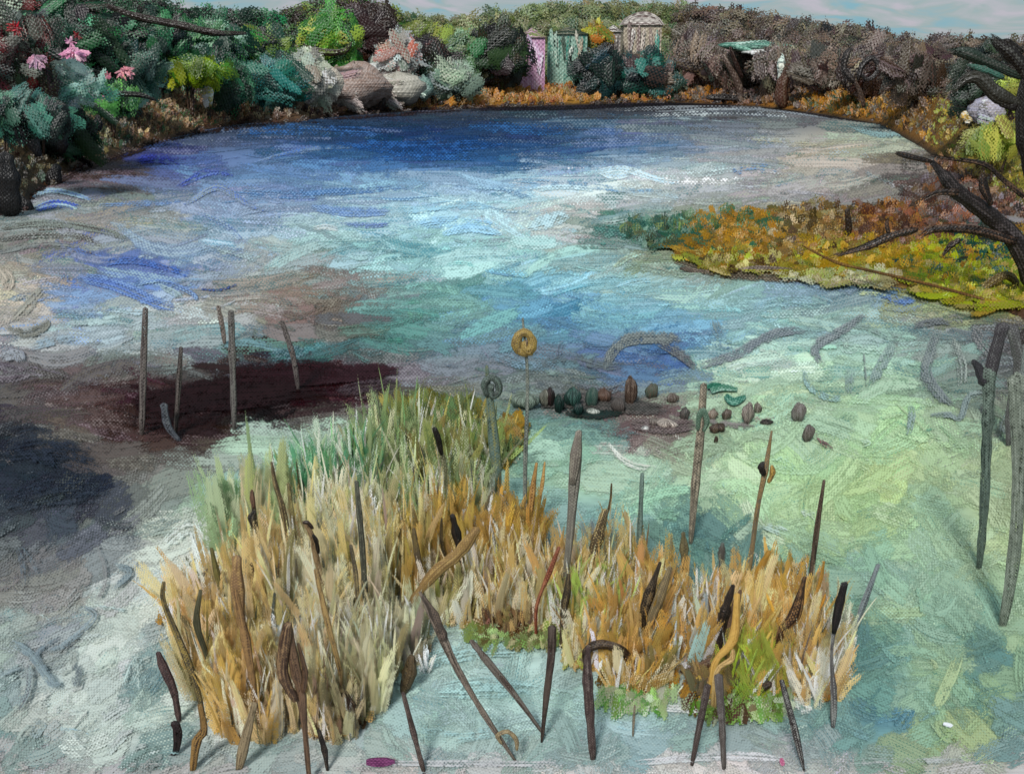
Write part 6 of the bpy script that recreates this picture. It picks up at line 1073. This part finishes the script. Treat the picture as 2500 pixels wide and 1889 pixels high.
for (p, ws, c1, c2, lab) in [
 ([(438, 1765), (425, 1690), (400, 1630), (386, 1592)], [14, 24, 30, 14], '3c2c2c', '5c4844', 'dark maroon stalk with a thick top at the left front'),
 ([(388, 1846), (425, 1842), (434, 1790), (426, 1762)], [6, 16, 28, 22], '1c1212', '2c1c1c', 'black boot-shaped stub under the maroon stalk'),
 ([(500, 1765), (478, 1670), (445, 1580), (400, 1470), (400, 1420)], [14, 20, 22, 14, 10], '4c4434', '8c7840', 'long olive-brown stalk rising at the left front'),
 ([(470, 1884), (480, 1810), (498, 1780), (488, 1720)], [22, 26, 22, 14], '8c6c3c', '2c1c14', 'bent ochre mirrored stalk with a black edge at the bottom left'),
 ([(582, 1882), (600, 1800), (622, 1716)], [24, 30, 18], '8c7c60', '5c4c38', 'broad grey-tan mirrored stalk slanting at the bottom left'),
 ([(800, 1884), (792, 1830), (778, 1782)], [8, 18, 12], '14100f', '4c4034', 'short black mirrored spike at the bottom of the bed'),
 ([(1036, 1888), (1010, 1790), (984, 1690)], [16, 18, 12], '3c302c', '6c5c54', 'thin dark mirrored stalk at the left of the pool'),
 ([(1333, 1800), (1260, 1700), (1195, 1620), (1150, 1563)], [8, 18, 26, 14], '6c645c', '3c2c24', 'dark mirrored stalk slanting across the middle of the pool'),
 ([(1322, 1815), (1334, 1700), (1346, 1600), (1348, 1530)], [8, 18, 24, 22], '4c4038', '2c1c18', 'dark upright stalk mirrored in the pool'),
 ([(1448, 1858), (1440, 1740), (1434, 1640), (1436, 1580)], [18, 28, 26, 14], '3c2c2a', '6c605a', 'thickest dark mirrored stalk at the right of the pool'),
 ([(1545, 1800), (1547, 1760), (1550, 1720)], [5, 8, 5], '6c6454', '8c7c68', 'faint thin stalk right of the thickest one'),
 ([(1688, 1872), (1706, 1780), (1728, 1672)], [12, 20, 22], '3c302c', '5c5450', 'left dark mirrored stalk of the pair in front of the root'),
 ([(1768, 1880), (1762, 1760), (1754, 1648)], [16, 20, 24], '4c4440', '6c6864', 'right grey mirrored stalk of the pair in front of the root'),
 ([(1964, 1882), (1940, 1780), (1908, 1660)], [8, 22, 14], '241c1c', '8c8c88', 'dashed black mirrored stalk at the right front'),
]: stalk('reed_stalk', lab, p, ws, c1, c2, group=GF)  # stalks and their mirror images, built alike
stalk('cattail', 'long slanting reflected cattail with a knotted ring in the pool', [(1262, 1862), (1180, 1740), (1110, 1620), (1065, 1520), (1025, 1445)], [10, 18, 22, 30, 10], '7c7064', '3c342c', group=GF, cat='cattail',  # mirror image of a cattail, built as a leaning stalk
      head=[([(1085, 1560), (1060, 1500), (1032, 1455)], [24, 26, 10], '3c342e', '6c5c50'), ([(1225, 1815), (1215, 1795), (1240, 1785), (1260, 1805), (1262, 1830)], [10, 14, 14, 14, 8], '8c7c5c', '5c5040')])
# trunk reflections in the right water, built upright as grey limbs
GSA = 'grey trunk reflections in the right water, built upright'
def reflection(label, foot, parts):
    f = gp(*[np.array(float(v)) for v in foot]); t = empty('trunk_reflection', f, label, 'reflection', GSA)
    for nm, pts, ws, c1, c2, dr in parts: limb(nm, pts, ws, c1, c2, Y=float(f[1]), parent=t, origin=f, flat=.4, dry=dr, material=PAINT)  # trunk and branch parts are reflections built upright
reflection('tall grey forked trunk reflection in the right water', (2390, 1390), [('trunk', [(2390, 1390), (2402, 1250), (2408, 1100), (2414, 960), (2412, 900)], [18, 24, 28, 34, 42], '5c6860', '7c8c80', .34), ('branch', [(2412, 930), (2430, 860), (2448, 795)], [36, 34, 34], '3c383c', '5c5c5c', -.1), ('branch', [(2408, 940), (2390, 900), (2375, 880)], [30, 26, 10], '302e32', '4c4c50', -.1)])
reflection('widest grey trunk reflection at the right edge', (2448, 1530), [('trunk', [(2448, 1530), (2470, 1400), (2484, 1250), (2486, 1080), (2482, 920)], [26, 34, 34, 40, 44], '6c7468', '8c9488', .3), ('branch', [(2484, 1000), (2505, 900), (2510, 840)], [30, 34, 20], '6c7470', '8c908c', .1)])
reflection('short dark trunk reflection hidden behind the forked one', (2462, 1090), [('trunk', [(2462, 1090), (2468, 1000), (2490, 880), (2470, 800)], [16, 26, 34, 30], '4c4a4c', '6c6c6c', .15), ('branch', [(2480, 860), (2500, 820), (2520, 800)], [26, 30, 20], '2c2424', '3c3636', .0)])
